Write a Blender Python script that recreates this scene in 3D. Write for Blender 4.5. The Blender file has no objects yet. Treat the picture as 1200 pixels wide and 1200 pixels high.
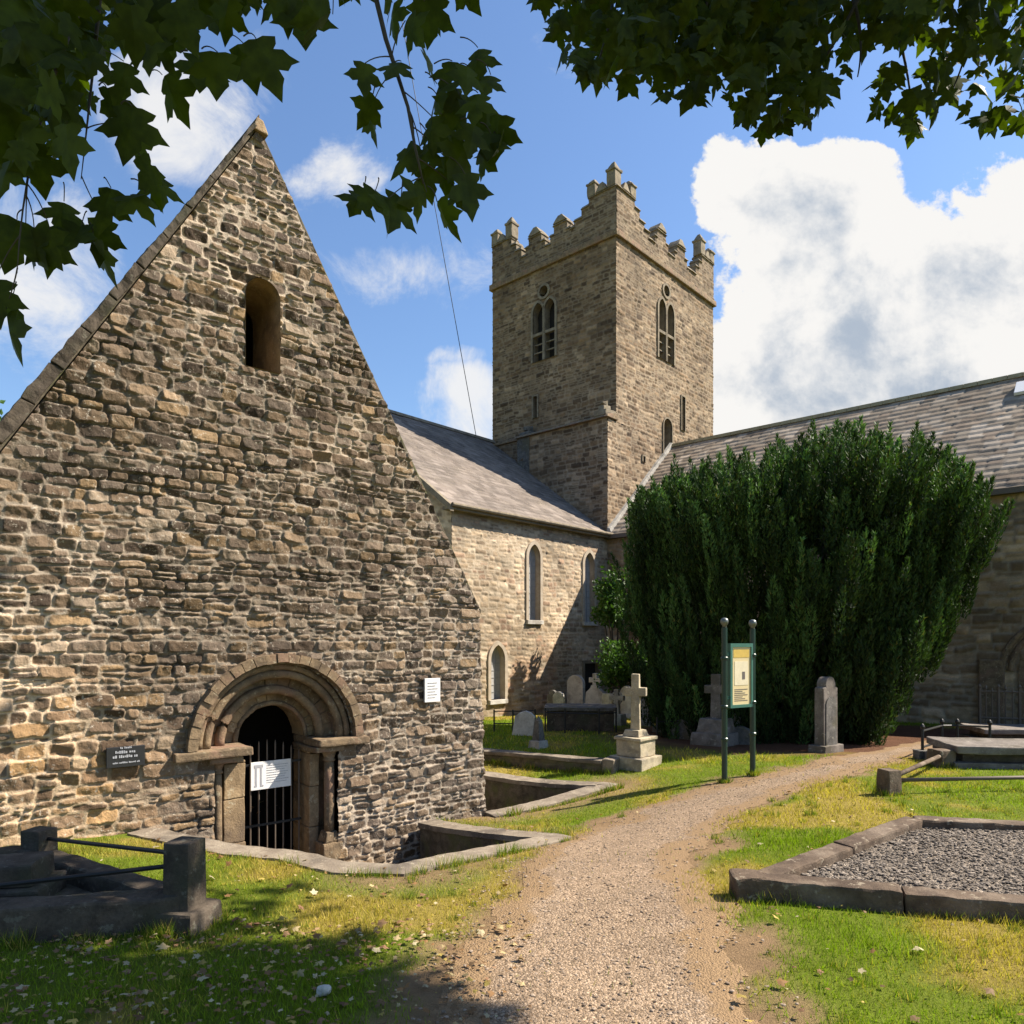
import bpy, bmesh, math, random
import numpy as np
from mathutils import Vector, Matrix, noise as mnoise

rng = np.random.default_rng(7)
random.seed(7)
scene = bpy.context.scene
col = scene.collection

# ------------------------------------------------------------------ camera, sky, sun, exposure
F = 848.0; HZ = 750.0; EYE = 1.7
cam_d = bpy.data.cameras.new("Camera")
cam = bpy.data.objects.new("Camera", cam_d); col.objects.link(cam)
cam.location = (0, 0, EYE); cam.rotation_euler = (math.radians(90), 0, 0)
cam_d.sensor_width = 36; cam_d.lens = F / 1200 * 36; cam_d.shift_y = (HZ - 600) / 1200
cam_d.clip_start = 0.05; cam_d.clip_end = 3000
scene.camera = cam

SUN_AZ = math.atan2(0.14, 0.98)          # direction to the sun on the ground plane
SUN_EL = math.radians(47)
sun_vec = Vector((math.cos(SUN_AZ) * math.cos(SUN_EL), math.sin(SUN_AZ) * math.cos(SUN_EL), math.sin(SUN_EL)))
sd = bpy.data.lights.new("Sun", 'SUN'); sd.energy = 5.0; sd.angle = math.radians(0.5); sd.color = (1, 0.91, 0.78)
so = bpy.data.objects.new("Sun", sd); col.objects.link(so)
so.rotation_euler = (-sun_vec).to_track_quat('-Z', 'Y').to_euler(); so.location = (20, 3, 20)

scene.view_settings.view_transform = 'Standard'; scene.view_settings.look = 'None'
scene.view_settings.gamma = 1; scene.view_settings.exposure = 1.2
scene.cycles.max_bounces = 6; scene.cycles.transparent_max_bounces = 8
scene.cycles.use_denoising = True


class NT:
    """tiny node-tree helper"""
    def __init__(s, tree):
        s.t = tree; s.n = tree.nodes; s.l = tree.links
    def new(s, typ, **kw):
        n = s.n.new(typ)
        for k, v in kw.items():
            setattr(n, k, v)
        return n
    def put(s, sock, v):
        if hasattr(v, 'is_linked') or hasattr(v, 'links'):
            s.l.new(v, sock)
        elif v is not None:
            sock.default_value = v
    def math(s, op, a, b=None, c=None, clamp=False):
        n = s.new('ShaderNodeMath', operation=op); n.use_clamp = clamp
        for i, v in enumerate((a, b, c)):
            if v is not None: s.put(n.inputs[i], v)
        return n.outputs[0]
    def vmath(s, op, a, b=None):
        n = s.new('ShaderNodeVectorMath', operation=op)
        s.put(n.inputs[0], a)
        if b is not None: s.put(n.inputs[1], b)
        return n.outputs[0]
    def mix(s, f, a, b, blend='MIX'):
        n = s.new('ShaderNodeMix', data_type='RGBA', blend_type=blend)
        s.put(n.inputs[0], f); s.put(n.inputs[6], a); s.put(n.inputs[7], b)
        return n.outputs[2]
    def noise(s, vec, scale, detail=4, rough=.55, dist=0.0):
        n = s.new('ShaderNodeTexNoise')
        if vec is not None: s.put(n.inputs['Vector'], vec)
        n.inputs['Scale'].default_value = scale; n.inputs['Detail'].default_value = detail
        n.inputs['Roughness'].default_value = rough; n.inputs['Distortion'].default_value = dist
        return n.outputs['Fac'], n.outputs['Color']
    def ramp(s, f, lo, hi, clamp=True):
        n = s.new('ShaderNodeMapRange', interpolation_type='SMOOTHSTEP'); n.clamp = clamp
        s.put(n.inputs[0], f); n.inputs[1].default_value = lo; n.inputs[2].default_value = hi
        return n.outputs[0]


def c4(c): return (c[0], c[1], c[2], 1.0)

# ---- world: Nishita sky with cumulus fixed to directions of the sky
world = bpy.data.worlds.new("World"); scene.world = world; world.use_nodes = True
W = NT(world.node_tree); W.n.clear()
sky = W.new('ShaderNodeTexSky', sky_type='NISHITA'); sky.sun_disc = False
sky.sun_elevation = SUN_EL; sky.sun_rotation = math.pi / 2 - SUN_AZ
sky.air_density = 1.3; sky.dust_density = 0.6; sky.ozone_density = 2.5
tc = W.new('ShaderNodeTexCoord')
sep = W.new('ShaderNodeSeparateXYZ'); W.l.new(tc.outputs['Generated'], sep.inputs[0])
yy = W.math('MAXIMUM', sep.outputs[1], 0.08)
cu = W.math('DIVIDE', sep.outputs[0], yy); cv = W.math('DIVIDE', sep.outputs[2], yy)
comb = W.new('ShaderNodeCombineXYZ'); W.put(comb.inputs[0], cu); W.put(comb.inputs[1], cv)
P0 = comb.outputs[0]
wf, wc = W.noise(P0, 3.2, 6, .6)
wv = W.vmath('SUBTRACT', wc, (.5, .5, .5))
sc_ = W.new('ShaderNodeVectorMath', operation='SCALE'); W.put(sc_.inputs[0], wv); sc_.inputs[3].default_value = 0.22
Pw = W.vmath('ADD', P0, sc_.outputs[0])
sepw = W.new('ShaderNodeSeparateXYZ'); W.l.new(Pw, sepw.inputs[0])
# (x, y, half width, half height, weight) of each cloud, in 1200-frame units about the view axis
CL = [(1050, 345, 215, 130, 1.3), (945, 225, 120, 75, 1.25), (880, 430, 90, 95, 1.2), (1180, 360, 130, 150, 1.25), (1010, 470, 240, 80, 1.2),
      (195, 130, 105, 85, 1.0), (385, 212, 48, 40, .8), (480, 320, 110, 42, .62), (545, 480, 62, 46, .95), (45, 330, 110, 130, .85), (545, 300, 60, 50, .6),
      (660, 60, 60, 40, .5), (530, 430, 40, 18, .6), (350, 60, 60, 50, .5), (1500, 300, 200, 120, 1), (-200, 300, 200, 150, 1), (110, 100, 70, 60, .7), (300, 250, 60, 30, .5)]
nf, _ = W.noise(P0, 8.0, 10, .64)
nfs, _ = W.noise(P0, 5.0, 9, .68, .6)
acc = accs = None
for (px, py, rx, ry, w) in CL:
    a = W.math('MULTIPLY', W.math('SUBTRACT', sepw.outputs[0], (px - 600) / F), F / rx)
    b = W.math('MULTIPLY', W.math('SUBTRACT', sepw.outputs[1], (HZ - py) / F), F / ry)
    d2 = W.math('ADD', W.math('MULTIPLY', a, a), W.math('MULTIPLY', b, b))
    m = W.math('MULTIPLY', W.math('SUBTRACT', 1.0, W.math('MULTIPLY', d2, .5), clamp=True), w)
    if w > 1.1: acc = m if acc is None else W.math('MAXIMUM', acc, m)
    else: accs = m if accs is None else W.math('MAXIMUM', accs, m)
dens = W.math('ADD', acc, W.math('MULTIPLY', W.math('SUBTRACT', nf, .5), 1.5))
denss = W.math('ADD', accs, W.math('MULTIPLY', W.math('SUBTRACT', nfs, .5), 1.9))
mask = W.math('MAXIMUM', W.ramp(dens, .44, .58), W.math('MULTIPLY', W.ramp(denss, .34, 1.0), .88))
n2, _ = W.noise(P0, 4.5, 6, .55, .4)
n3, _ = W.noise(P0, 14.0, 5, .6)
shade = W.math('ADD', W.math('MULTIPLY', W.math('SUBTRACT', n2, .5), 2.2), W.math('MULTIPLY', W.math('SUBTRACT', n3, .5), .8))
offs_ = W.vmath('ADD', P0, (.030, .045, 0)); ra, _ = W.noise(P0, 7.0, 7, .58, .2); rb, _ = W.noise(offs_, 7.0, 7, .58, .2)
shade = W.math('ADD', shade, W.math('MULTIPLY', W.math('SUBTRACT', rb, ra), 2.1))
lowv = W.math('MULTIPLY', W.math('SUBTRACT', .42, cv), 1.6)
greyf = W.ramp(W.math('ADD', W.math('ADD', shade, lowv), W.math('MULTIPLY', W.math('SUBTRACT', dens, .9), .9)), -.10, .85)
ccol = W.mix(greyf, (.98, .965, .94, 1), (.46, .535, .64, 1))
skyc = W.mix(1.0, sky.outputs[0], (.86, .97, 1.14, 1), 'MULTIPLY')
bg1 = W.new('ShaderNodeBackground'); W.put(bg1.inputs[0], skyc); bg1.inputs[1].default_value = 0.072
bg2 = W.new('ShaderNodeBackground'); W.put(bg2.inputs[0], ccol); bg2.inputs[1].default_value = 0.42
mx = W.new('ShaderNodeMixShader'); W.put(mx.inputs[0], mask)
W.l.new(bg1.outputs[0], mx.inputs[1]); W.l.new(bg2.outputs[0], mx.inputs[2])
wo = W.new('ShaderNodeOutputWorld'); W.l.new(mx.outputs[0], wo.inputs[0])

# ------------------------------------------------------------------ materials
def new_mat(name):
    m = bpy.data.materials.new(name); m.use_nodes = True
    T = NT(m.node_tree); T.n.clear()
    b = T.new('ShaderNodeBsdfPrincipled'); o = T.new('ShaderNodeOutputMaterial')
    T.l.new(b.outputs[0], o.inputs[0])
    return m, T, b, o

def bump(T, b, h, strength=.5, dist=.01):
    n = T.new('ShaderNodeBump'); n.inputs['Strength'].default_value = strength; n.inputs['Distance'].default_value = dist
    T.put(n.inputs['Height'], h); T.l.new(n.outputs[0], b.inputs['Normal'])

def geo_pos(T):
    return T.new('ShaderNodeNewGeometry').outputs['Position']
def obj_pos(T):
    return T.new('ShaderNodeTexCoord').outputs['Object']

def attr_stone(name, fine=60, blot=1.4, contrast=.9, bstr=.6, bd=.008, lichen=None):
    """masonry: colour attribute of each stone, broken up by grain, stains and lichen"""
    m, T, b, o = new_mat(name)
    p = geo_pos(T)
    at = T.new('ShaderNodeAttribute', attribute_name='col').outputs['Color']
    f1, _ = T.noise(p, fine, 5, .65); f2, _ = T.noise(p, blot, 5, .6); f3, _ = T.noise(p, fine * .22, 5, .6)
    k = T.math('ADD', .45, T.math('MULTIPLY', T.math('ADD', T.math('MULTIPLY', f1, .6), T.math('MULTIPLY', f3, .55)), contrast))
    k = T.math('MULTIPLY', k, T.math('ADD', .62, T.math('MULTIPLY', f2, .72)))
    cc = T.new('ShaderNodeCombineColor'); 
    for i in range(3): T.put(cc.inputs[i], k)
    c = T.mix(1.0, at, cc.outputs[0], 'MULTIPLY')
    if lichen:
        lf, _ = T.noise(p, 7, 6, .7)
        c = T.mix(T.math('MULTIPLY', T.ramp(lf, .60, .72), .5), c, c4(lichen))
        l2, _ = T.noise(p, 26, 4, .75); l3, _ = T.noise(p, 1.7, 3, .6)
        c = T.mix(T.math('MULTIPLY', T.ramp(T.math('ADD', l2, T.math('MULTIPLY', T.math('SUBTRACT', l3, .5), .25)), .585, .66), .75), c, (lichen[0] * 1.35, lichen[1] * 1.3, lichen[2] * 1.3, 1))
    T.put(b.inputs['Base Color'], c); b.inputs['Roughness'].default_value = .92
    b.inputs['Specular IOR Level'].default_value = .2
    bump(T, b, T.math('ADD', f1, T.math('MULTIPLY', f3, 1.5)), bstr, bd)
    return m

def stone(name, c1, c2, c3=None, scale=6, bstr=.5, rough=.9, lich=None, fine=55):
    m, T, b, o = new_mat(name)
    p = obj_pos(T)
    f1, _ = T.noise(p, scale, 6, .65, .3); f2, _ = T.noise(p, fine, 5, .65); f3, _ = T.noise(p, scale * .35, 3, .6)
    c = T.mix(T.ramp(f1, .32, .68), c4(c1), c4(c2))
    if c3: c = T.mix(T.ramp(f3, .48, .68), c, c4(c3))
    if lich: 
        f4, _ = T.noise(p, scale * 2.2, 5, .7)
        c = T.mix(T.math('MULTIPLY', T.ramp(f4, .58, .66), .75), c, c4(lich))
    g = T.math('ADD', .6, T.math('MULTIPLY', f2, .8))
    cc = T.new('ShaderNodeCombineColor')
    for i in range(3): T.put(cc.inputs[i], g)
    T.put(b.inputs['Base Color'], T.mix(1.0, c, cc.outputs[0], 'MULTIPLY'))
    b.inputs['Roughness'].default_value = rough; b.inputs['Specular IOR Level'].default_value = .25
    bump(T, b, T.math('ADD', f2, f1), bstr, .008)
    return m

def plain(name, c, rough=.5, metal=0, var=.25, scale=20):
    m, T, b, o = new_mat(name)
    f, _ = T.noise(obj_pos(T), scale, 4, .6)
    g = T.math('ADD', 1 - var, T.math('MULTIPLY', f, 2 * var))
    cc = T.new('ShaderNodeCombineColor')
    for i in range(3): T.put(cc.inputs[i], g)
    T.put(b.inputs['Base Color'], T.mix(1.0, c4(c), cc.outputs[0], 'MULTIPLY'))
    b.inputs['Roughness'].default_value = rough; b.inputs['Metallic'].default_value = metal
    bump(T, b, f, .15, .004)
    return m

def leafmat(name, c1, c2, trans=.35, attr=False, rough=.5, spec=.3):
    m, T, b, o = new_mat(name)
    if attr:
        c = T.new('ShaderNodeAttribute', attribute_name='col').outputs['Color']
    else:
        f, _ = T.noise(obj_pos(T), 2.5, 4, .6); f2, _ = T.noise(obj_pos(T), 24, 2, .6)
        c = T.mix(T.ramp(T.math('ADD', T.math('MULTIPLY', f, .6), T.math('MULTIPLY', f2, .4)), .36, .64), c4(c1), c4(c2))
    T.put(b.inputs['Base Color'], c); b.inputs['Roughness'].default_value = rough
    b.inputs['Specular IOR Level'].default_value = spec
    t = T.new('ShaderNodeBsdfTranslucent'); T.put(t.inputs[0], T.mix(1.0, c, (1.9, 2.5, .4, 1) if name == 'sycamore_leaf' else (1.3, 1.5, .5, 1), 'MULTIPLY'))
    mx = T.new('ShaderNodeMixShader'); mx.inputs[0].default_value = trans
    T.l.new(b.outputs[0], mx.inputs[1]); T.l.new(t.outputs[0], mx.inputs[2]); T.l.new(mx.outputs[0], o.inputs[0])
    return m

M = {}
M['rubble'] = attr_stone('chapel_rubble', 70, 1.1, 1.15, .9, .010, (.33, .30, .24))
M['church'] = attr_stone('church_masonry', 26, .6, .9, .6, .015)
M['slate'] = attr_stone('slate', 30, .5, .7, .3, .006, (.22, .19, .13))
M['dressed'] = stone('dressed_stone', (.21, .145, .082), (.34, .24, .135), (.14, .10, .065), 6, .9, lich=(.40, .33, .22))
M['arch'] = stone('weathered_arch_stone', (.115, .082, .052), (.24, .17, .10), (.22, .135, .09), 8, .9, lich=(.36, .30, .20))
M['coping'] = stone('coping_stone', (.17, .135, .10), (.26, .215, .16), (.11, .09, .07), 5, .8, lich=(.34, .29, .22))
M['retain'] = stone('retaining_rubble', (.06, .05, .035), (.14, .115, .08), (.1, .1, .045), 8, .8)
M['trim'] = stone('pale_trim', (.36, .29, .21), (.45, .38, .29), None, 5, .3)
M['towertrim'] = stone('tower_trim', (.15, .12, .085), (.25, .205, .145), None, 5, .4, lich=(.30, .25, .12))
M['dark'] = plain('dark_interior', (.012, .010, .008), .9)  # near-black colour standing in for the shade inside openings
M['iron'] = plain('black_iron', (.018, .018, .018), .5, .3)
M['rustiron'] = plain('rusty_iron', (.13, .10, .075), .7, .2)
M['green'] = plain('green_paint', (.008, .032, .022), .35, 0, .2)
M['greenlight'] = plain('green_frame_paint', (.04, .13, .10), .4, 0, .2)
M['steelcap'] = plain('pale_metal_cap', (.16, .17, .155), .35, .6)
M['white'] = plain('white_board', (.72, .70, .68), .5, 0, .05)
M['lead'] = plain('lead_flashing', (.30, .30, .30), .6)
M['blackplate'] = plain('black_plaque', (.02, .02, .022), .35)
M['greyink'] = plain('grey_lettering', (.34, .34, .36), .5)
M['cream'] = plain('cream_panel', (.62, .50, .27), .5, 0, .12, 9)
M['yellow'] = plain('ochre_print', (.55, .38, .08), .5)
M['palerprint'] = plain('pale_print', (.66, .58, .4), .5, 0, .15, 14)
M['ink'] = plain('ink', (.12, .10, .09), .6)
M['glasspane'] = plain('old_glass', (.40, .39, .37), .3, 0, .35, 9)
M['wood'] = plain('dark_door_wood', (.02, .018, .016), .6)
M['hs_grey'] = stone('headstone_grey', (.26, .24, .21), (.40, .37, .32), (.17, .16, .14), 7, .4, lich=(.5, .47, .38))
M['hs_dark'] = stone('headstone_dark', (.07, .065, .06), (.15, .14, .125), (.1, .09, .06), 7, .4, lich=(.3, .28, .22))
M['hs_pale'] = stone('headstone_pale', (.42, .39, .34), (.56, .53, .47), (.3, .27, .23), 7, .3)
M['limestone'] = stone('cross_limestone', (.30, .25, .17), (.44, .37, .26), (.22, .19, .15), 7, .5, lich=(.5, .45, .33))
M['ledger'] = stone('ledger_stone', (.13, .11, .095), (.21, .18, .155), (.10, .085, .065), 6, .6, lich=(.3, .27, .22))
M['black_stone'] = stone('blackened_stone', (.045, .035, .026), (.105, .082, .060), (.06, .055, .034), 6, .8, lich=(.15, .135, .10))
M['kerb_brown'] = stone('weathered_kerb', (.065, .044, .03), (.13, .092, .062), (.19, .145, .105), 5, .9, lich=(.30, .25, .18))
M['bark'] = stone('bark', (.05, .04, .03), (.11, .09, .07), None, 9, .9)
M['twig'] = plain('twig_bark', (.045, .035, .022), .8)
M['leaf'] = leafmat('sycamore_leaf', (.024, .032, .003), (.055, .070, .006), .34, False, .55, .15)
M['yew'] = leafmat('yew_needles', None, None, .18, True, .6, .15)
M['bush'] = leafmat('shrub_leaf', (.03, .07, .012), (.08, .16, .03), .3)
M['grass'] = leafmat('grass_blade', None, None, .35, True, .6, .15)
M['litter'] = leafmat('fallen_leaf', None, None, .15, True, .7, .2)

def gravel_mat(name, c1, c2, c3, scale, bstr=1.0, attr=None):
    m, T, b, o = new_mat(name)
    p = geo_pos(T)
    v = T.new('ShaderNodeTexVoronoi'); T.put(v.inputs['Vector'], p); v.inputs['Scale'].default_value = scale
    v2 = T.new('ShaderNodeTexVoronoi'); T.put(v2.inputs['Vector'], p); v2.inputs['Scale'].default_value = scale * 2.3
    sp = T.new('ShaderNodeSeparateColor'); T.l.new(v.outputs['Color'], sp.inputs[0])
    sp2 = T.new('ShaderNodeSeparateColor'); T.l.new(v2.outputs['Color'], sp2.inputs[0])
    f, _ = T.noise(p, 1.6, 5, .6)
    c = T.mix(sp.outputs[0], c4(c1), c4(c2))
    if attr: f9, _ = T.noise(p, 6, 5, .65)
    c = T.mix(T.ramp(sp2.outputs[1], .55, .95), c, c4(c3))
    dk = T.math('MULTIPLY', T.math('ADD', .55, T.math('MULTIPLY', sp.outputs[2], .75)), T.math('ADD', .6, T.math('MULTIPLY', f, .8)))
    cc = T.new('ShaderNodeCombineColor')
    for i in range(3): T.put(cc.inputs[i], dk)
    fin_c = T.mix(1.0, c, cc.outputs[0], 'MULTIPLY')
    if attr:
        e_ = T.new('ShaderNodeSeparateColor'); T.l.new(T.new('ShaderNodeAttribute', attribute_name='col').outputs['Color'], e_.inputs[0])
        g1, _ = T.noise(p, 45, 5, .7); sc2 = T.new('ShaderNodeCombineColor'); g2 = T.math('ADD', .45, T.math('MULTIPLY', g1, 1.1))
        for i in range(3): T.put(sc2.inputs[i], g2)
        soilc = T.mix(1.0, c4(attr), sc2.outputs[0], 'MULTIPLY')
        fin_c = T.mix(T.ramp(T.math('ADD', e_.outputs[0], T.math('MULTIPLY', T.math('SUBTRACT', f9, .5), 1.1)), .25, .75), soilc, fin_c)
    T.put(b.inputs['Base Color'], fin_c); b.inputs['Roughness'].default_value = .95
    b.inputs['Specular IOR Level'].default_value = .15
    h = T.math('SUBTRACT', 1.0, T.math('ADD', v.outputs['Distance'], T.math('MULTIPLY', v2.outputs['Distance'], .5)))
    bump(T, b, h, bstr, .02)
    return m
M['path'] = gravel_mat('path_gravel', (.285, .20, .128), (.21, .146, .092), (.38, .285, .20), 75, .6, (.25, .165, .09))
M['gravel'] = gravel_mat('grave_gravel', (.10, .082, .066), (.20, .165, .13), (.34, .28, .22), 44, 1.0)

# ground: base colour carried as attribute, broken by noise
m, T, b, o = new_mat('ground_soil_grass'); M['ground'] = m
p = geo_pos(T); at = T.new('ShaderNodeAttribute', attribute_name='col').outputs['Color']
f1, _ = T.noise(p, 45, 5, .7); f2, _ = T.noise(p, 3, 5, .6); f3, _ = T.noise(p, 160, 3, .6)
k = T.math('MULTIPLY', T.math('ADD', .35, T.math('MULTIPLY', T.math('ADD', f1, f3), .65)), T.math('ADD', .6, T.math('MULTIPLY', f2, .8)))
cc = T.new('ShaderNodeCombineColor')
for i in range(3): T.put(cc.inputs[i], k)
T.put(b.inputs['Base Color'], T.mix(1.0, at, cc.outputs[0], 'MULTIPLY')); b.inputs['Roughness'].default_value = 1
b.inputs['Specular IOR Level'].default_value = .1
bump(T, b, T.math('ADD', f1, f3), .9, .02)

# ------------------------------------------------------------------ object helpers
def tag(o, label=None, cat=None, group=None, kind=None):
    if label: o['label'] = label
    if cat: o['category'] = cat
    if group: o['group'] = group
    if kind: o['kind'] = kind
    return o

def empty(name, loc, rz=0, label=None, cat=None, group=None):
    o = bpy.data.objects.new(name, None); col.objects.link(o)
    o.location = loc; o.rotation_euler.z = rz
    return tag(o, label, cat, group)

def link(name, me, mat, parent=None, local=True):
    """parent given: mesh data is in world space unless local -> keep world by inverse"""
    o = bpy.data.objects.new(name, me); col.objects.link(o)
    if mat is not None: me.materials.append(mat)
    if parent is not None:
        o.parent = parent
        if not local:
            o.matrix_parent_inverse = world_of(parent).inverted()
    return o

def world_of(o):
    m = Matrix.LocRotScale(o.location, o.rotation_euler, o.scale)
    return (world_of(o.parent) @ o.matrix_parent_inverse @ m) if o.parent else m

def np_mesh(name, V, Fq, mat, parent=None, color=None, smooth=True, local=False):
    V = np.asarray(V, dtype=np.float32).reshape(-1, 3); Fq = np.asarray(Fq, dtype=np.int32)
    k = Fq.shape[1]; n = Fq.shape[0]
    me = bpy.data.meshes.new(name)
    me.vertices.add(len(V)); me.vertices.foreach_set('co', V.ravel())
    me.loops.add(n * k); me.loops.foreach_set('vertex_index', Fq.ravel())
    me.polygons.add(n); me.polygons.foreach_set('loop_start', np.arange(0, n * k, k, dtype=np.int32))
    me.polygons.foreach_set('loop_total', np.full(n, k, dtype=np.int32))
    me.polygons.foreach_set('use_smooth', np.full(n, smooth))
    me.update(calc_edges=True)
    if color is not None:
        a = me.color_attributes.new('col', 'FLOAT_COLOR', 'POINT')
        c = np.ones((len(V), 4), dtype=np.float32); c[:, :3] = color
        a.data.foreach_set('color', c.ravel())
    return link(name, me, mat, parent, local)

class MB:
    """collects primitives into a bmesh, in the coordinates of a frame (origin + axes) or plainly"""
    def __init__(s, fn=None):
        s.bm = bmesh.new(); s.fn = fn
    def P(s, p):
        return Vector(s.fn(*p)) if s.fn else Vector(p)
    def poly(s, pts):
        vs = [s.bm.verts.new(s.P(p)) for p in pts]
        return s.bm.faces.new(vs)
    def hexa(s, p):
        v = [s.bm.verts.new(s.P(q)) for q in p]
        for f in ((3, 2, 1, 0), (4, 5, 6, 7), (0, 1, 5, 4), (1, 2, 6, 5), (2, 3, 7, 6), (3, 0, 4, 7)):
            s.bm.faces.new([v[i] for i in f])
        return s
    def box(s, x0, x1, y0, y1, z0, z1, tx=0, ty=0):
        """tx, ty shrink the top"""
        return s.hexa([(x0, y0, z0), (x1, y0, z0), (x1, y1, z0), (x0, y1, z0),
                       (x0 + tx, y0 + ty, z1), (x1 - tx, y0 + ty, z1), (x1 - tx, y1 - ty, z1), (x0 + tx, y1 - ty, z1)])
    def prism(s, pts, y0, y1):
        """outline in x,z; extruded in y"""
        a = [s.bm.verts.new(s.P((x, y0, z))) for x, z in pts]; c = [s.bm.verts.new(s.P((x, y1, z))) for x, z in pts]
        n = len(pts)
        s.bm.faces.new(a); s.bm.faces.new(c[::-1])
        for i in range(n):
            s.bm.faces.new([a[i], c[i], c[(i + 1) % n], a[(i + 1) % n]])
        return s
    def tube(s, pts, r, n=8, cap=True):
        pts = [s.P(p) for p in pts]
        rs = r if isinstance(r, (list, tuple)) else [r] * len(pts)
        rings = []
        up = Vector((.3, .2, 1))
        for i, p in enumerate(pts):
            d = (pts[min(i + 1, len(pts) - 1)] - pts[max(i - 1, 0)])
            d = d.normalized() if d.length > 1e-9 else Vector((0, 0, 1))
            a = d.cross(up)
            if a.length < .1: a = d.cross(Vector((1, 0, 0)))
            a.normalize(); bb = d.cross(a)
            rings.append([s.bm.verts.new(p + (a * math.cos(t) + bb * math.sin(t)) * rs[i]) for t in (2 * math.pi * k / n for k in range(n))])
        for A, B in zip(rings, rings[1:]):
            for k in range(n):
                s.bm.faces.new([A[k], A[(k + 1) % n], B[(k + 1) % n], B[k]])
        if cap:
            s.bm.faces.new(rings[0][::-1]); s.bm.faces.new(rings[-1])
        return s
    def lathe(s, x, y, prof, n=16):
        rings = [[s.bm.verts.new(s.P((x + r * math.cos(2 * math.pi * k / n), y + r * math.sin(2 * math.pi * k / n), z))) for k in range(n)] for r, z in prof]
        for A, B in zip(rings, rings[1:]):
            for k in range(n):
                s.bm.faces.new([A[k], A[(k + 1) % n], B[(k + 1) % n], B[k]])
        s.bm.faces.new(rings[0][::-1]); s.bm.faces.new(rings[-1])
        return s
    def build(s, name, mat, parent=None, bevel=0, rough=0, cuts=0, smooth=False, local=False, nscale=6):
        bm = s.bm
        bmesh.ops.recalc_face_normals(bm, faces=bm.faces)
        if bevel:
            ed = [e for e in bm.edges if len(e.link_faces) == 2 and e.calc_face_angle(0) > .5]
            bmesh.ops.bevel(bm, geom=ed, offset=bevel, segments=2, affect='EDGES', profile=.6, clamp_overlap=True)
        if cuts:
            for _ in range(cuts):
                L = np.median([e.calc_length() for e in bm.edges]) if len(bm.edges) else 0
                ed = [e for e in bm.edges if e.calc_length() > .07]
                if not ed or len(bm.verts) > 40000: break
                bmesh.ops.subdivide_edges(bm, edges=ed, cuts=1, use_grid_fill=True)
        if rough:
            for v in bm.verts:
                v.co += rough * (mnoise.noise_vector(v.co * nscale) + .5 * mnoise.noise_vector(v.co * nscale * 3.1))
        me = bpy.data.meshes.new(name); bm.to_mesh(me); bm.free()
        if smooth:
            for p_ in me.polygons: p_.use_smooth = True
        return link(name, me, mat, parent, local)

# ------------------------------------------------------------------ value noise in numpy
_tab = rng.random((256, 256))
def vnoise(x, y, o=0):
    xi = np.floor(x).astype(int); yi = np.floor(y).astype(int)
    fx = x - xi; fy = y - yi; fx = fx * fx * (3 - 2 * fx); fy = fy * fy * (3 - 2 * fy)
    g = lambda a, c: _tab[(a + 37 * o) % 256, (c + 91 * o) % 256]
    return (g(xi, yi) * (1 - fx) + g(xi + 1, yi) * fx) * (1 - fy) + (g(xi, yi + 1) * (1 - fx) + g(xi + 1, yi + 1) * fx) * fy
def fbm(x, y, o=0, n=4):
    s = 0; a = .5; t = 0
    for i in range(n):
        s = s + a * vnoise(x * 2 ** i, y * 2 ** i, o + i); t += a; a *= .5
    return s / t
def sstep(a, b, x):
    t = np.clip((x - a) / (b - a), 0, 1); return t * t * (3 - 2 * t)

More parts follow.
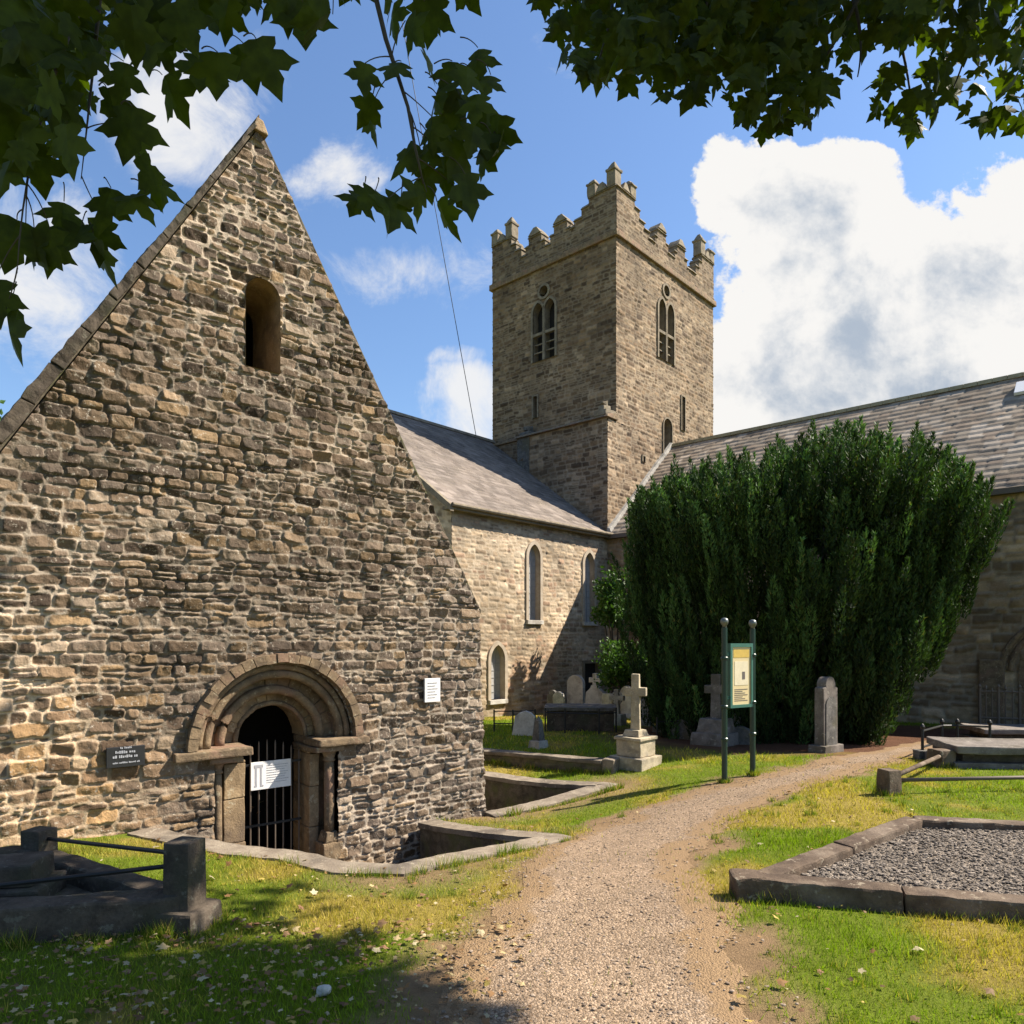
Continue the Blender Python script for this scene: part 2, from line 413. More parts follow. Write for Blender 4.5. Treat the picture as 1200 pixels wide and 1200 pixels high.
# ------------------------------------------------------------------ masonry as a height field
def masonry(U, V, seed, rowh=(.07, .2), lens=(.12, .5), joint=.012, relief=(.012, .04), warp=.03, split=.25, round_=.03, pal=None, mort=None, mvis=.8, rgh=.022, jw=.012, tilt=1.0, gaps=0):
    """returns height H and colour C for coursed rubble over coordinates U, V"""
    r = np.random.default_rng(seed)
    wv = warp * (fbm(U * 1.3 + 5, V * .9, seed % 50, 3) - .5) * 4 + (.012 + warp * .35) * (vnoise(U * 7, V * 7, seed % 40 + 3) - .5)
    wu = warp * (fbm(U * 1.1, V * 2.3 + 9, seed % 50 + 7, 3) - .5) * 3.0 + (.020 + warp * .35) * (vnoise(U * 6, V * 6, seed % 40 + 9) - .5)
    u = U + wu; v = V + wv
    edges = [v.min() - .3]
    while edges[-1] < v.max() + .3: edges.append(edges[-1] + r.uniform(*rowh))
    edges = np.array(edges); row = np.clip(np.searchsorted(edges, v) - 1, 0, len(edges) - 2)
    lo = edges[row]; hi = edges[row + 1]
    b0 = np.empty_like(u); b1 = np.empty_like(u); sid = np.empty(u.shape, dtype=np.int64)
    base = 0
    for k in range(len(edges) - 1):
        mk = row == k
        if not mk.any(): continue
        h = edges[k + 1] - edges[k]
        br = [u.min() - r.uniform(.2, .6)]
        while br[-1] < u.max() + .3: br.append(br[-1] + h * r.uniform(.7, 1.0) + r.uniform(*lens) * r.uniform(.5, 1.1))
        br = np.array(br); idx = np.clip(np.searchsorted(br, u[mk]) - 1, 0, len(br) - 2)
        b0[mk] = br[idx]; b1[mk] = br[idx + 1]; sid[mk] = base + idx; base += len(br)
    # some stones are two thin ones
    rs = r.random(base + 1); rf = r.uniform(.38, .62, base + 1)
    sp = (rs[sid] < split) & ((hi - lo) > rowh[0] * 1.35)
    mid = lo + (hi - lo) * rf[sid] ; upper = sp & (v > mid)
    hi = np.where(sp & ~upper, mid, hi); lo = np.where(upper, mid, lo)
    sid2 = sid * 2 + upper
    n = 2 * (base + 1)
    # each joint edge is skewed a little per stone
    sk = r.uniform(-.12, .12, n)[sid2]
    du = np.minimum(u - b0 + sk * (v - lo), b1 - u + sk * (hi - v)); dv = np.minimum(v - lo, hi - v)
    kk = 90.0
    d = -np.log(np.exp(-kk * np.clip(du, -.05, 1)) + np.exp(-kk * np.clip(dv, -.05, 1))) / kk
    d = d + .016 * (fbm(U * 18, V * 18, 11, 2) - .5)
    j = joint * r.uniform(.5, 1.7, n)[sid2]
    prof = sstep(0, round_, d - j)
    hgt = r.uniform(*relief, n)[sid2]
    tx = tilt * r.uniform(-.10, .10, n)[sid2] * np.clip(u - (b0 + b1) / 2, -.2, .2); ty = tilt * r.uniform(-.15, .15, n)[sid2] * (v - (lo + hi) / 2)
    H = prof * (hgt + tx + ty + rgh * (fbm(U * 12, V * 12, 3, 4) - .5)) + .008 * (fbm(U * 9, V * 9, 17, 3) - .5)
    pal = np.array(pal); w = r.random(n)
    ci = pal[(r.random(n) * len(pal)).astype(int)] * r.uniform(.62, 1.38, (n, 1))
    C = ci[sid2] * (.72 + .56 * fbm(U * 10, V * 10, 29, 3))[..., None]
    jm = (1 - sstep(0, jw, d - j))[..., None]
    mvar = np.clip(.3 + 1.2 * (fbm(U * .8, V * .8, 23, 3) - .25), 0, 1)[..., None]
    mc = np.array(mort) * (0.30 + .95 * mvar)
    C = C * (1 - jm * mvis) + mc * jm * mvis
    if gaps:
        # weathered-out beds: some joints are open, shadow painted into their colour, most are tan, a few patches are freshly pale
        pale = sstep(.48, .70, fbm(U * .55 + 2, V * .55 + 7, 93, 3) + .10 * sstep(0, 2.5, U) * sstep(2.6, .2, V))
        C = C * (1 - jm) + jm * (C * 0 + mc * (.60 + .38 * pale[..., None]))
        op = sstep(.57, .70, fbm(U * 1.6, V * 4.2, 95, 4)) * (1 - .8 * pale)
        H = H - .030 * op * (1 - prof); C = C * (1 - .40 * (op * (1 - prof))[..., None])
    return H, C

def grid_faces(nu, nv, keep=None):
    i = np.arange(nu * nv).reshape(nv, nu)
    q = np.stack([i[:-1, :-1], i[:-1, 1:], i[1:, 1:], i[1:, :-1]], -1).reshape(-1, 4)
    return q if keep is None else q[keep.ravel()]

class Op:
    """an opening: centre c, half width w, sill v0, springing s; kind round / point / circle / rect"""
    def __init__(s, c, w, v0, sp, kind='round'):
        s.c, s.w, s.v0, s.s, s.kind = c, w, v0, sp, kind
    def inside(s, u, v):
        x = np.abs(u - s.c)
        if s.kind == 'circle': return (u - s.c) ** 2 + (v - s.s) ** 2 < s.w ** 2
        low = (x < s.w) & (v > s.v0) & (v <= s.s)
        if s.kind == 'rect': return low
        if s.kind == 'round': return low | ((v > s.s) & (x * x + (v - s.s) ** 2 < s.w ** 2))
        return low | ((v > s.s) & ((x + s.w * .6) ** 2 + (v - s.s) ** 2 < (1.6 * s.w) ** 2))
    def outline(s, off=0, n=14):
        w = s.w + off
        if s.kind == 'circle': return [(s.c + w * math.cos(t), s.s + w * math.sin(t)) for t in (2 * math.pi * k / 20 for k in range(20))]
        pts = [(s.c + w, s.v0 - off * .0)]
        if s.kind == 'rect': pts += [(s.c + w, s.s + off), (s.c - w, s.s + off)]
        elif s.kind == 'round': pts += [(s.c + w * math.cos(math.pi * k / n), s.s + w * math.sin(math.pi * k / n)) for k in range(n + 1)]
        else:
            R = 1.6 * s.w + off; c0 = .6 * s.w; a = math.acos(c0 / R)
            arc = [(R * math.cos(a * k / 8) - c0, R * math.sin(a * k / 8)) for k in range(9)]
            pts += [(s.c + x, s.s + y) for x, y in arc] + [(s.c - x, s.s + y) for x, y in arc[::-1][1:]]
        return pts + [(s.c - w, s.v0)]

def wall(name, fn, u0, u1, v0, v1, res, seed, style, mat, parent, ops=(), lim=None, snap=False, tint=None, hfun=None):
    nu = int((u1 - u0) / res) + 2; nv = int((v1 - v0) / res) + 2
    uu = np.linspace(u0, u1, nu); vv = np.linspace(v0, v1, nv)
    U, V = np.meshgrid(uu, vv)
    if lim:
        L, R = lim(V); Uc = np.clip(U, L, R)
    else: Uc = U
    H, C = (hfun or masonry)(Uc, V, seed, **style)
    if tint is not None: C = C * tint(Uc, V)
    keep = np.ones((nv - 1, nu - 1), bool)
    if lim: keep &= (np.abs(Uc[:-1, 1:] - Uc[:-1, :-1]) + np.abs(Uc[1:, 1:] - Uc[1:, :-1])) > res * .1
    cu_ = (U[:-1, :-1] + U[1:, 1:]) / 2; cv_ = (V[:-1, :-1] + V[1:, 1:]) / 2
    Vc = V.copy()
    for o in ops:
        keep &= ~o.inside(cu_, cv_)
        if snap:
            ins = o.inside(Uc, V); dx = Uc - o.c; dy = V - o.s
            up = ins & (V > o.s); r_ = np.sqrt(dx * dx + dy * dy) + 1e-6
            Uc = np.where(up, o.c + dx * o.w / r_, Uc); Vc = np.where(up, o.s + dy * o.w / r_, Vc)
            lowm = ins & (V <= o.s) & (V > o.v0 + res); Uc = np.where(lowm, o.c + np.sign(dx) * o.w, Uc)
    X, Y, Z = fn(Uc, Vc, H)
    P = np.stack([X, Y, Z + 0 * X], -1).reshape(-1, 3)
    q = grid_faces(nu, nv, keep)
    used = np.zeros(len(P), bool); used[q.ravel()] = True
    mp = np.cumsum(used) - 1
    return np_mesh(name, P[used], mp[q], mat, parent, C.reshape(-1, 3)[used], True)

# ------------------------------------------------------------------ terrain
PR = np.array([-.35, 9.3]); WD = np.array([.763, .647]); ND = np.array([.647, -.763]); TA = 2.937   # chapel front: right corner, along, outward
def CH(u, v, n):  # u to the right of the apex, v height, n out of the wall
    return (PR[0] + (u - TA) * WD[0] + n * ND[0], PR[1] + (u - TA) * WD[1] + n * ND[1], v)
def TN(t, n): q = PR - t * WD + n * ND; return (q[0], q[1])

def gz(x, y):
    z = -.035 * np.clip(y - 8, 0, 16)
    z = z - .50 * np.exp(-((x + .5) ** 2 + (y - 9.2) ** 2) / (2 * 2.0 ** 2))
    z = z + .02 * (fbm(x * .7 + 30, y * .7 + 30, 2, 3) - .5)
    return z
def G(px, py):
    """where the ray through (px, py) of the 1200 frame meets the terrain"""
    d = np.arange(1.5, 70, .01); x = (px - 600) / F * d; z = EYE - (py - HZ) / F * d
    k = int(np.argmax(z <= gz(x, d)))
    return (float(x[k]), float(d[k]), float(gz(x[k], d[k])))
def at(px, py, d): return ((px - 600) / F * d, d, EYE + (HZ - py) / F * d)

pA = [G(720, 921), G(573, 909)]
ax = np.array(pA[1][:2]) - np.array(pA[0][:2]); ax /= np.linalg.norm(ax)
A0 = np.array(pA[0][:2]); A1 = A0 + ax * 9
B1 = np.array(TN(.02, .12))
C0 = np.array(TN(.92, .05)); D0 = np.array(G(655, 984)[:2]); D1 = np.array(G(470, 1023)[:2])
D2 = np.array(G(400, 1021)[:2]); D3 = np.array(G(340, 1006)[:2]); D4 = np.array(G(275, 1000)[:2]); D5 = np.array(TN(4.05, .02))
MOAT_SIDE = [tuple(A0), tuple(A1), tuple(np.array(TN(0, -9.5))), tuple(np.array(TN(.3, -.3))), tuple(B1)]
MOAT_FRONT = [tuple(C0), tuple(D0), tuple(D1), tuple(D2), tuple(D3), tuple(D4), tuple(D5), TN(4.05, -.4), TN(.9, -.4)]
def inpoly(x, y, poly):
    r_ = np.zeros(np.shape(x), bool); n = len(poly)
    for i in range(n):
        x0, y0 = poly[i]; x1, y1 = poly[(i + 1) % n]
        if abs(y1 - y0) < 1e-9: continue
        r_ ^= ((y0 > y) != (y1 > y)) & (x < (x1 - x0) * (y - y0) / (y1 - y0) + x0)
    return r_
FLOOR = -1.02

# gravel path edges from the picture's rows, laid on the terrain
rows = [(1200, 505, 905), (1100, 540, 860), (1050, 565, 828), (1010, 605, 812), (980, 665, 835), (950, 742, 885), (930, 800, 932), (912, 872, 985), (897, 945, 1042), (886, 985, 1078), (876, 1035, 1120)]
PL = [G(a, y)[:2] for y, a, b_ in rows]; PRt = [G(b_, y)[:2] for y, a, b_ in rows]
PL = [(PL[0][0] - .1, 1.0)] + [(PL[0][0] - .05, 2.2)] + PL + [(9.5, 14.6)]; PRt = [(PRt[0][0] + .1, 1.0)] + [(PRt[0][0] + .05, 2.2)] + PRt + [(9.9, 13.4)]
PATH = PL + PRt[::-1]
def dist_poly(x, y, poly, closed=True):
    d = np.full(np.shape(x), 1e9)
    n = len(poly)
    for i in range(n if closed else n - 1):
        ax_, ay = poly[i]; bx, by = poly[(i + 1) % n]
        dx, dy = bx - ax_, by - ay; L = dx * dx + dy * dy + 1e-12
        t = np.clip(((x - ax_) * dx + (y - ay) * dy) / L, 0, 1)
        d = np.minimum(d, np.hypot(x - ax_ - t * dx, y - ay - t * dy))
    return d
def path_sd(x, y):
    d = dist_poly(x, y, PATH); return np.where(inpoly(x, y, PATH), -d, d)
YEW = (6.3, 15.2)
GP = [(1.5, 4.84), (3.6, 6.6), (6.4, 5.9), (4.3, 4.02)]     # gravel plot corners

def axis_pts(lo, hi, a, b_, fine, far):
    mid = np.arange(a, b_ + fine, fine)
    def grow(s, e):
        out = []; st = fine; p_ = s
        while abs(e - p_) > st:
            st *= 1.35; p_ = p_ + math.copysign(st, e - p_); out.append(p_)
        return out
    return np.array(sorted(set(grow(a, lo) + list(mid) + grow(mid[-1], hi))))
gx = axis_pts(-600, 600, -6.5, 12.5, .055, 0); gy = axis_pts(-300, 900, 1.2, 18, .055, 0)
X, Y = np.meshgrid(gx, gy)
Z = gz(X, Y)
moat = inpoly(X, Y, MOAT_SIDE) | inpoly(X, Y, MOAT_FRONT)
chapel_in = (((X - PR[0]) * WD[0] + (Y - PR[1]) * WD[1]) > -6.0) & (((X - PR[0]) * WD[0] + (Y - PR[1]) * WD[1]) < 0) & (((X - PR[0]) * ND[0] + (Y - PR[1]) * ND[1]) < -.15) & (((X - PR[0]) * ND[0] + (Y - PR[1]) * ND[1]) > -9)
Z = np.where(moat | chapel_in, FLOOR, Z)
Z = np.where(np.hypot(X, Y) > 60, -.6, Z)
psd = path_sd(X, Y)
nz = fbm(X * 1.1, Y * 1.1, 31, 4); nz2 = fbm(X * 4.5, Y * 4.5, 35, 3)
def worn_amount(X, Y, psd):
    nz = fbm(X * 1.1, Y * 1.1, 31, 4); nz2 = fbm(X * 4.5, Y * 4.5, 35, 3)
    w = 1 - sstep(-.10, .22, psd + (nz - .5) * .9 + (nz2 - .5) * .3)
    dm = np.minimum(dist_poly(X, Y, [tuple(B1), tuple(A0)], False), dist_poly(X, Y, [tuple(C0), tuple(D0), tuple(D1)], False))
    w = np.maximum(w, .9 * (1 - sstep(.1, .9, dm + (nz - .5) * .6)))
    return w
worn = worn_amount(X, Y, psd)
yewd = np.hypot((X - YEW[0]) / 4.4, (Y - YEW[1] + .6) / 3.4)
needle = 1 - sstep(.85, 1.12, yewd + (nz - .5) * .3)
grassc = np.array([.13, .165, .018]); dry = np.array([.31, .22, .06]); soil = np.array([.25, .165, .09]); need = np.array([.12, .06, .035])
dryw = sstep(.50, .68, nz)[..., None] * .8
Cg = grassc * (1 - dryw) + dry * dryw
Cg = Cg * (1 - worn[..., None]) + soil * worn[..., None]
Cg = Cg * (1 - needle[..., None]) + need * needle[..., None]
Cg = np.where(moat[..., None], np.array([.2, .17, .13]), Cg)
tag(np_mesh('ground', np.stack([X, Y, Z], -1), grid_faces(len(gx), len(gy)), M['ground'], None, Cg.reshape(-1, 3)), kind='structure')

# path sheet, thinning out into trodden soil at its edges
step = .035
hx = np.arange(-1.6, 10.4, step); hy = np.arange(1.0, 15, step)
X, Y = np.meshgrid(hx, hy); sd_ = path_sd(X, Y) + .11 + (fbm(X * 1.8, Y * 1.8, 41, 4) - .5) * .6
sd_ = np.where(dist_poly(X, Y, [tuple(C0), tuple(D0), tuple(D1), tuple(D2)], False) < .17, 1, sd_)
k = sd_ < 0.12
keep = k[:-1, :-1] & k[1:, :-1] & k[:-1, 1:] & k[1:, 1:]
q = grid_faces(len(hx), len(hy), keep)
e_ = 1 - sstep(-.38, .0, sd_); e2 = 1 - sstep(-.1, .1, sd_)
P = np.stack([X, Y, gz(X, Y) + .003 + .010 * e2 * (.4 + fbm(X * 9, Y * 9, 4, 3))], -1).reshape(-1, 3)
used = np.zeros(len(P), bool); used[q.ravel()] = True; mp = np.cumsum(used) - 1
tag(np_mesh('gravel_path', P[used], mp[q], M['path'], None, np.repeat(e_.reshape(-1, 1), 3, 1)[used]), kind='structure')

# ------------------------------------------------------------------ the chapel
chapel = empty('stone_chapel', CH(0, FLOOR, 0), 0, 'small steep gabled stone chapel with round arched doorway, in front of the church', 'chapel')
APEX = 6.93; EAVE = 2.1
def lim(V):
    R = np.where(V > EAVE, 2.84 * (APEX - V) / (APEX - EAVE), 2.84 + .11 * (EAVE - V) / 2.7)
    rag = .014 * (vnoise(V * 7.5, V * 0 + 3, 5) - .5) * 2
    R = np.maximum(R + rag, .012); return -np.maximum(R - rag, .012), R
win = Op(.042, .18, 4.47, 5.22); door = Op(.22, .66, FLOOR - .2, .63); darch = Op(.22, .82, .63, .63)
PALC = [(.115, .084, .057), (.15, .112, .076), (.18, .134, .088), (.08, .06, .044), (.13, .104, .08), (.185, .132, .076), (.095, .074, .056), (.155, .12, .088), (.21, .17, .125)]
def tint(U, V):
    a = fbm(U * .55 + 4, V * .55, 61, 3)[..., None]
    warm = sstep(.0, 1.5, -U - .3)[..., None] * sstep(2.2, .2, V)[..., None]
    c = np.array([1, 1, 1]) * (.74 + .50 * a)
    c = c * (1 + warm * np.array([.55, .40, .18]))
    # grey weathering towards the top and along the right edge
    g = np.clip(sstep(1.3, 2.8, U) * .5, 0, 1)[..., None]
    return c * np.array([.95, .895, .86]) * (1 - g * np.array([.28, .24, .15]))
class Both:
    pass
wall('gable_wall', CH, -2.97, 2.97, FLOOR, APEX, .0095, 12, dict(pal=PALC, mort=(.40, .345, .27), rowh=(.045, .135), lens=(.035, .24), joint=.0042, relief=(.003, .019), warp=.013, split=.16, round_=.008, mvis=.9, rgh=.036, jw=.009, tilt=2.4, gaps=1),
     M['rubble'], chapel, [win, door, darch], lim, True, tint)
# side and rear walls
def side(sgn):
    return lambda u, v, h: (PR[0] + (sgn * 2.84 - TA) * WD[0] - u * ND[0] + sgn * h * WD[0], PR[1] + (sgn * 2.84 - TA) * WD[1] - u * ND[1] + sgn * h * WD[1], v)
stC = dict(pal=PALC, mort=(.4, .36, .3), rowh=(.1, .22), lens=(.1, .5))
for sgn in (1, -1):
    wall('side_wall', side(sgn), 0, 8.6, FLOOR, EAVE, .05, 20 + sgn, stC, M['rubble'], chapel)
wall('rear_wall', lambda u, v, h: CH(u, v, -8.6 - h), -2.84, 2.84, FLOOR, APEX, .06, 33, stC, M['rubble'], chapel, (), lambda V: (-np.maximum(2.84 * np.minimum((APEX - V) / (APEX - EAVE), 1), .01), np.maximum(2.84 * np.minimum((APEX - V) / (APEX - EAVE), 1), .01)))
# stone roof: two slopes, the left one with a verge standing forward of the gable
sl = (APEX - EAVE) / 2.84
def slope(sgn, front, over, th, extra=.0, back=-8.7):
    mb = MB(CH); x0, z0 = 0, APEX + .02; x1, z1 = sgn * (2.84 + over), APEX + .02 - sl * (2.84 + over)
    nx, nz_ = sgn * sl / math.hypot(1, sl), 1 / math.hypot(1, sl)
    a = [(x0, z0), (x1, z1), (x1 + nx * th, z1 + nz_ * th), (x0, z0 + th * math.hypot(1, sl))]
    mb.hexa([(p_[0], p_[1], front) for p_ in a] + [(p_[0], p_[1], back) for p_ in a]); return mb
slope(1, -.06, .03, .05).build('roof', M['retain'], chapel, bevel=.01)
slope(-1, .03, .06, .06).build('roof', M['retain'], chapel, bevel=.01)
mbv = MB(CH)
for k in range(14):            # verge of long slabs
    a0, a1 = k / 14 + .001, (k + 1) / 14 - .001
    x0, x1 = -.03 - 2.95 * a0, -.03 - 2.95 * a1
    j = random.uniform(-.01, .012)
    pts = [(x0 - .01, APEX + .02 - sl * -x0), (x1 - .01, APEX + .02 - sl * -x1)]
    nx, nz_ = -sl / math.hypot(1, sl), 1 / math.hypot(1, sl); t0 = .03 + .13 * a0; t = .03 + .13 * a1
    q = [pts[0], pts[1], (pts[1][0] + nx * t, pts[1][1] + nz_ * t), (pts[0][0] + nx * t0, pts[0][1] + nz_ * t0)]
    mbv.hexa([(p_[0], p_[1], .07 + j) for p_ in q] + [(p_[0], p_[1], -.5) for p_ in q])
mbv.build('verge', M['black_stone'], chapel, bevel=.008, rough=.02, cuts=3, nscale=5)
mbv = MB(CH); mbv.hexa([(-.07, APEX - .06, .07), (.075, APEX - .08, .07), (.075, APEX - .08, -.2), (-.07, APEX - .06, -.2), (-.035, APEX + .09, .05), (.035, APEX + .08, .05), (.035, APEX + .08, -.18), (-.035, APEX + .09, -.18)])
mbv.build('apex_stone', M['dressed'], chapel, bevel=.015, rough=.012, cuts=2)

def reveal(fn, o, d0, d1, name, mat, parent, off=0, sill=True):
    mb = MB(fn); pts = o.outline(off)
    for p_, q_ in zip(pts, pts[1:]):
        mb.poly([(p_[0], p_[1], d0), (q_[0], q_[1], d0), (q_[0], q_[1], d1), (p_[0], p_[1], d1)])
    if sill: mb.poly([(pts[-1][0], pts[-1][1], d0), (pts[0][0], pts[0][1], d0), (pts[0][0], pts[0][1], d1), (pts[-1][0], pts[-1][1], d1)])
    return mb.build(name, mat, parent)
def pane(fn, o, d, name, mat, parent, off=0):
    mb = MB(fn); mb.poly([(a, c, d) for a, c in o.outline(off)]); return mb.build(name, mat, parent)
def surround(fn, o, b_, d0, d1, name, mat, parent, gap=0, rough=0):
    """frame from the opening's edge out to b_, its face at d1, standing out of d0"""
    mb = MB(fn); i_, e_ = o.outline(gap), o.outline(b_)
    if o.kind == 'circle': i_.append(i_[0]); e_.append(e_[0])
    for k in range(len(i_) - 1):
        a, c, e, f = i_[k], i_[k + 1], e_[k + 1], e_[k]
        mb.poly([(a[0], a[1], d1), (c[0], c[1], d1), (e[0], e[1], d1), (f[0], f[1], d1)])
        mb.poly([(f[0], f[1], d1), (e[0], e[1], d1), (e[0], e[1], d0), (f[0], f[1], d0)])
        mb.poly([(a[0], a[1], d1), (c[0], c[1], d1), (c[0], c[1], d0), (a[0], a[1], d0)])
    bmesh.ops.remove_doubles(mb.bm, verts=mb.bm.verts, dist=1e-4)
    return mb.build(name, mat, parent, rough=rough)

wr = reveal(CH, win, .02, -.75, 'window', M['dressed'], chapel)
# near-black floor and backing sheets stand in for shade inside the chapel
mb = MB(CH); mb.box(-2.6, 2.6, FLOOR + .01, FLOOR + .02, -8.3, -.9)
mb.build('interior_floor', M['dark'], chapel)
mb = MB(CH); mb.poly([(-1.7, 3.4, -1.6), (1.7, 3.4, -1.6), (.3, 6.0, -1.6), (-.3, 6.0, -1.6)]); mb.build('dark_backing', M['dark'], chapel)
mb = MB(CH); mb.poly([(-2, FLOOR, -1.9), (2.5, FLOOR, -1.9), (2.5, 2, -1.9), (-2, 2, -1.9)]); mb.build('dark_backing', M['dark'], chapel)

# doorway: stepped round orders of voussoirs with roll mouldings
DC = .22; SP = .63
def ring(r0, r1, n0, n1, nv, name, mat, rough=.006, seed=1, cx=DC):
    rr = random.Random(seed); mb = MB(CH); a = 0
    for k in range(nv):
        a0 = math.pi * k / nv + .004; a1 = math.pi * (k + 1) / nv - .004; dj = rr.uniform(-.012, .012); dr = rr.uniform(-.006, .006)
        nn = 3
        for i in range(nn):
            b0_, b1_ = a0 + (a1 - a0) * i / nn, a0 + (a1 - a0) * (i + 1) / nn
            q = [(r0 + dr, b0_), (r1 + dr, b0_), (r1 + dr, b1_), (r0 + dr, b1_)]
            mb.hexa([(cx + r_ * math.cos(t), SP + r_ * math.sin(t), n0) for r_, t in q] + [(cx + r_ * math.cos(t), SP + r_ * math.sin(t), n1 + dj) for r_, t in q])
    bmesh.ops.remove_doubles(mb.bm, verts=mb.bm.verts, dist=1e-4)
    return mb.build(name, mat, doorway, rough=rough, nscale=9)
def roll(r_, n, rad, name, wob=.004, cx=DC):
    mb = MB(CH); mb.tube([(cx + r_ * math.cos(t) + random.uniform(-wob, wob), SP + r_ * math.sin(t) + random.uniform(-wob, wob), n) for t in (math.pi * k / 36 for k in range(37))], rad, 8)
    return mb.build(name, M['arch'], doorway, rough=.005, smooth=True, nscale=14)
mb = MB(CH)    # the doorway's back lining round the opening (solid jamb masonry)
doorway = mb.box(DC - .66, DC - .40, -1.0, .6, -.64, -.28).box(DC + .44, DC + .66, -1.0, .6, -.64, -.28).build('doorway', M['arch'], chapel, rough=.006, cuts=2)
ring(.84, .93, -.09, .095, 23, 'hood_mould', M['arch'], seed=3)
ring(.70, .835, -.5, -.075, 19, 'arch_order', M['arch'], seed=4)
roll(.715, -.07, .045, 'roll_moulding')
ring(.53, .70, -.7, -.22, 15, 'arch_order', M['arch'], seed=5)
roll(.795, -.06, .040, 'roll_moulding')
roll(.545, -.205, .05, 'roll_moulding')
ring(.37, .50, -.66, -.34, 13, 'arch_order', M['dressed'], seed=6, cx=DC + .05)
roll(.39, -.34, .028, 'roll_moulding', cx=DC + .05)
for sgn in (-1, 1):
    mb = MB(CH)
    e = 1.05 if sgn < 0 else 1.0
    a, c = sorted((DC + (-.31 if sgn < 0 else .41), DC + sgn * e)); mb.box(a, c, SP - .085, SP - .002, -.60, .10)
    a, c = sorted((DC + sgn * .39, DC + sgn * .72)); mb.box(a, c, SP - .15, SP - .087, -.6, .045)
    mb.build('impost', M['arch'], doorway, bevel=.016, rough=.010, cuts=2)
    mb = MB(CH)
    a, c = sorted((DC + (-.32 if sgn < 0 else .42), DC + sgn * .53))
    z = -1.0
    for hh in (.34, .30, .45, .36, .03):
        j = random.uniform(-.008, .008); mb.box(a + min(j, 0), c + max(j, 0), z, min(z + hh - .006, SP - .15), -.62, (-.10 if sgn < 0 else -.19) + j); z += hh
    mb.build('jamb', M['dressed'], doorway, bevel=.01, rough=.007, cuts=2)
# column on the right with capital and flared base, a slimmer engaged one on the left
for sgn, rad in ((1, .055), (-1, .04)):
    cx = DC + sgn * .60
    fnc = lambda x, y, z, cx=cx: CH(cx + x, z, -.085 + y)
    mb = MB(fnc); mb.lathe(0, 0, [(rad, -.42), (rad * 1.03, -.1), (rad, .40)], 14)
    cm = mb.build('column', M['arch'], doorway, smooth=True, rough=.004, cuts=1)
    mb = MB(fnc); mb.lathe(0, 0, [(rad + .014, .37), (rad + .018, .385), (rad + .002, .40), (rad + .02, .45), (.095, .485)], 14); mb.build('capital', M['arch'], cm, smooth=True, rough=.005)
    mb = MB(fnc); mb.box(-.11, .12, -.12, .10, -1.0, -.52).box(-.09, .10, -.10, .09, -.52, -.40, .025, .02); mb.build('base', M['arch'], cm, bevel=.02, rough=.012, cuts=2)
# iron gate
gate = MB(CH).box(DC - .385, DC + .385, .358, .382, -.345, -.325).build('gate', M['iron'], doorway)
for zz in (-.92, -.28): MB(CH).box(DC - .385, DC + .385, zz - .012, zz + .012, -.345, -.325).build('rail', M['iron'], gate)
for k in range(9):
    x = DC - .36 + .09 * k; top = .47 + .16 * math.sin(math.pi * (k + .5) / 9)
    mb = MB(CH); mb.tube([(x, -.98, -.335), (x, top - .05, -.335), (x, top, -.335)], [.009, .009, .002], 6); mb.build('bar', M['rustiron'], gate)

# boards on the chapel
def board(name, u0, u1, z0, z1, n, th, mat, label, cat, tilt=0):
    root = MB(CH); root.hexa([(u0, z0, n), (u1, z0 + tilt, n), (u1, z1 + tilt, n), (u0, z1, n), (u0, z0, n + th), (u1, z0 + tilt, n + th), (u1, z1 + tilt, n + th), (u0, z1, n + th)])
    o = root.build(name, mat, None, bevel=.004); return tag(o, label, cat)
def strips(name, parent, mat, items, n):
    mb = MB(CH)
    for (u0, u1, z0, z1) in items:
        if u1 - u0 < 4 * (z1 - z0): mb.box(u0, u1, z0, z1, n, n + .003); continue
        x = u0; h = z1 - z0
        while x < u1 - h * .5:
            for _ in range(random.randint(2, 7)):
                w_ = h * random.uniform(.35, .62)
                if x + w_ > u1: break
                mb.box(x, x + w_, z0 + random.choice((0, 0, h * .12)), z1 - random.choice((0, h * .25)), n, n + .003); x += w_ + h * .18
            x += h * .5
    return mb.build(name, mat, parent)
def chu(px): r_ = (px - 600) / F; t = (PR[0] - PR[1] * r_) / (WD[0] - WD[1] * r_); return TA - t, PR[1] - WD[1] * t
u0, Y0 = chu(123); u1, Y1 = chu(168)
pz0 = EYE - (900 - HZ) / F * Y0; pz1 = EYE - (876 - HZ) / F * Y0
pl = board('wall_plaque', u0, u1, pz0, pz1, .03, .03, M['blackplate'], 'small black name plaque with grey lettering on the chapel wall', 'plaque')
mb = MB(CH); mb.prism([(0, 0)] * 0 or [(u0 + .08, pz1), (u1 - .08, pz1), (u1 - .13, pz1 + .03), (u0 + .13, pz1 + .03)], 0, 0) if False else None
L = u1 - u0
strips('lettering', pl, M['greyink'], [(u0 + .07, u1 - .06, pz0 + .125, pz0 + .150), (u0 + .05, u1 - .05, pz0 + .085, pz0 + .110), (u0 + .05, u1 - .04, pz0 + .035, pz0 + .05), (u0 + .11, u1 - .11, pz0 + .165, pz0 + .185)], .0605)
u0, Y0 = chu(495); u1, Y1 = chu(513)
z0 = EYE - (823 - HZ) / F * Y0; z1 = EYE - (795 - HZ) / F * Y0
pl = board('wall_notice', u0, u1, z0, z1, .03, .025, M['white'], 'small plain white notice fixed to the right side of the chapel wall', 'notice')
strips('lettering', pl, M['greyink'], [(u0 + .04, u1 - .04 - .03 * (k % 2), z1 - .06 - .035 * k, z1 - .052 - .035 * k) for k in range(6)], .0555)
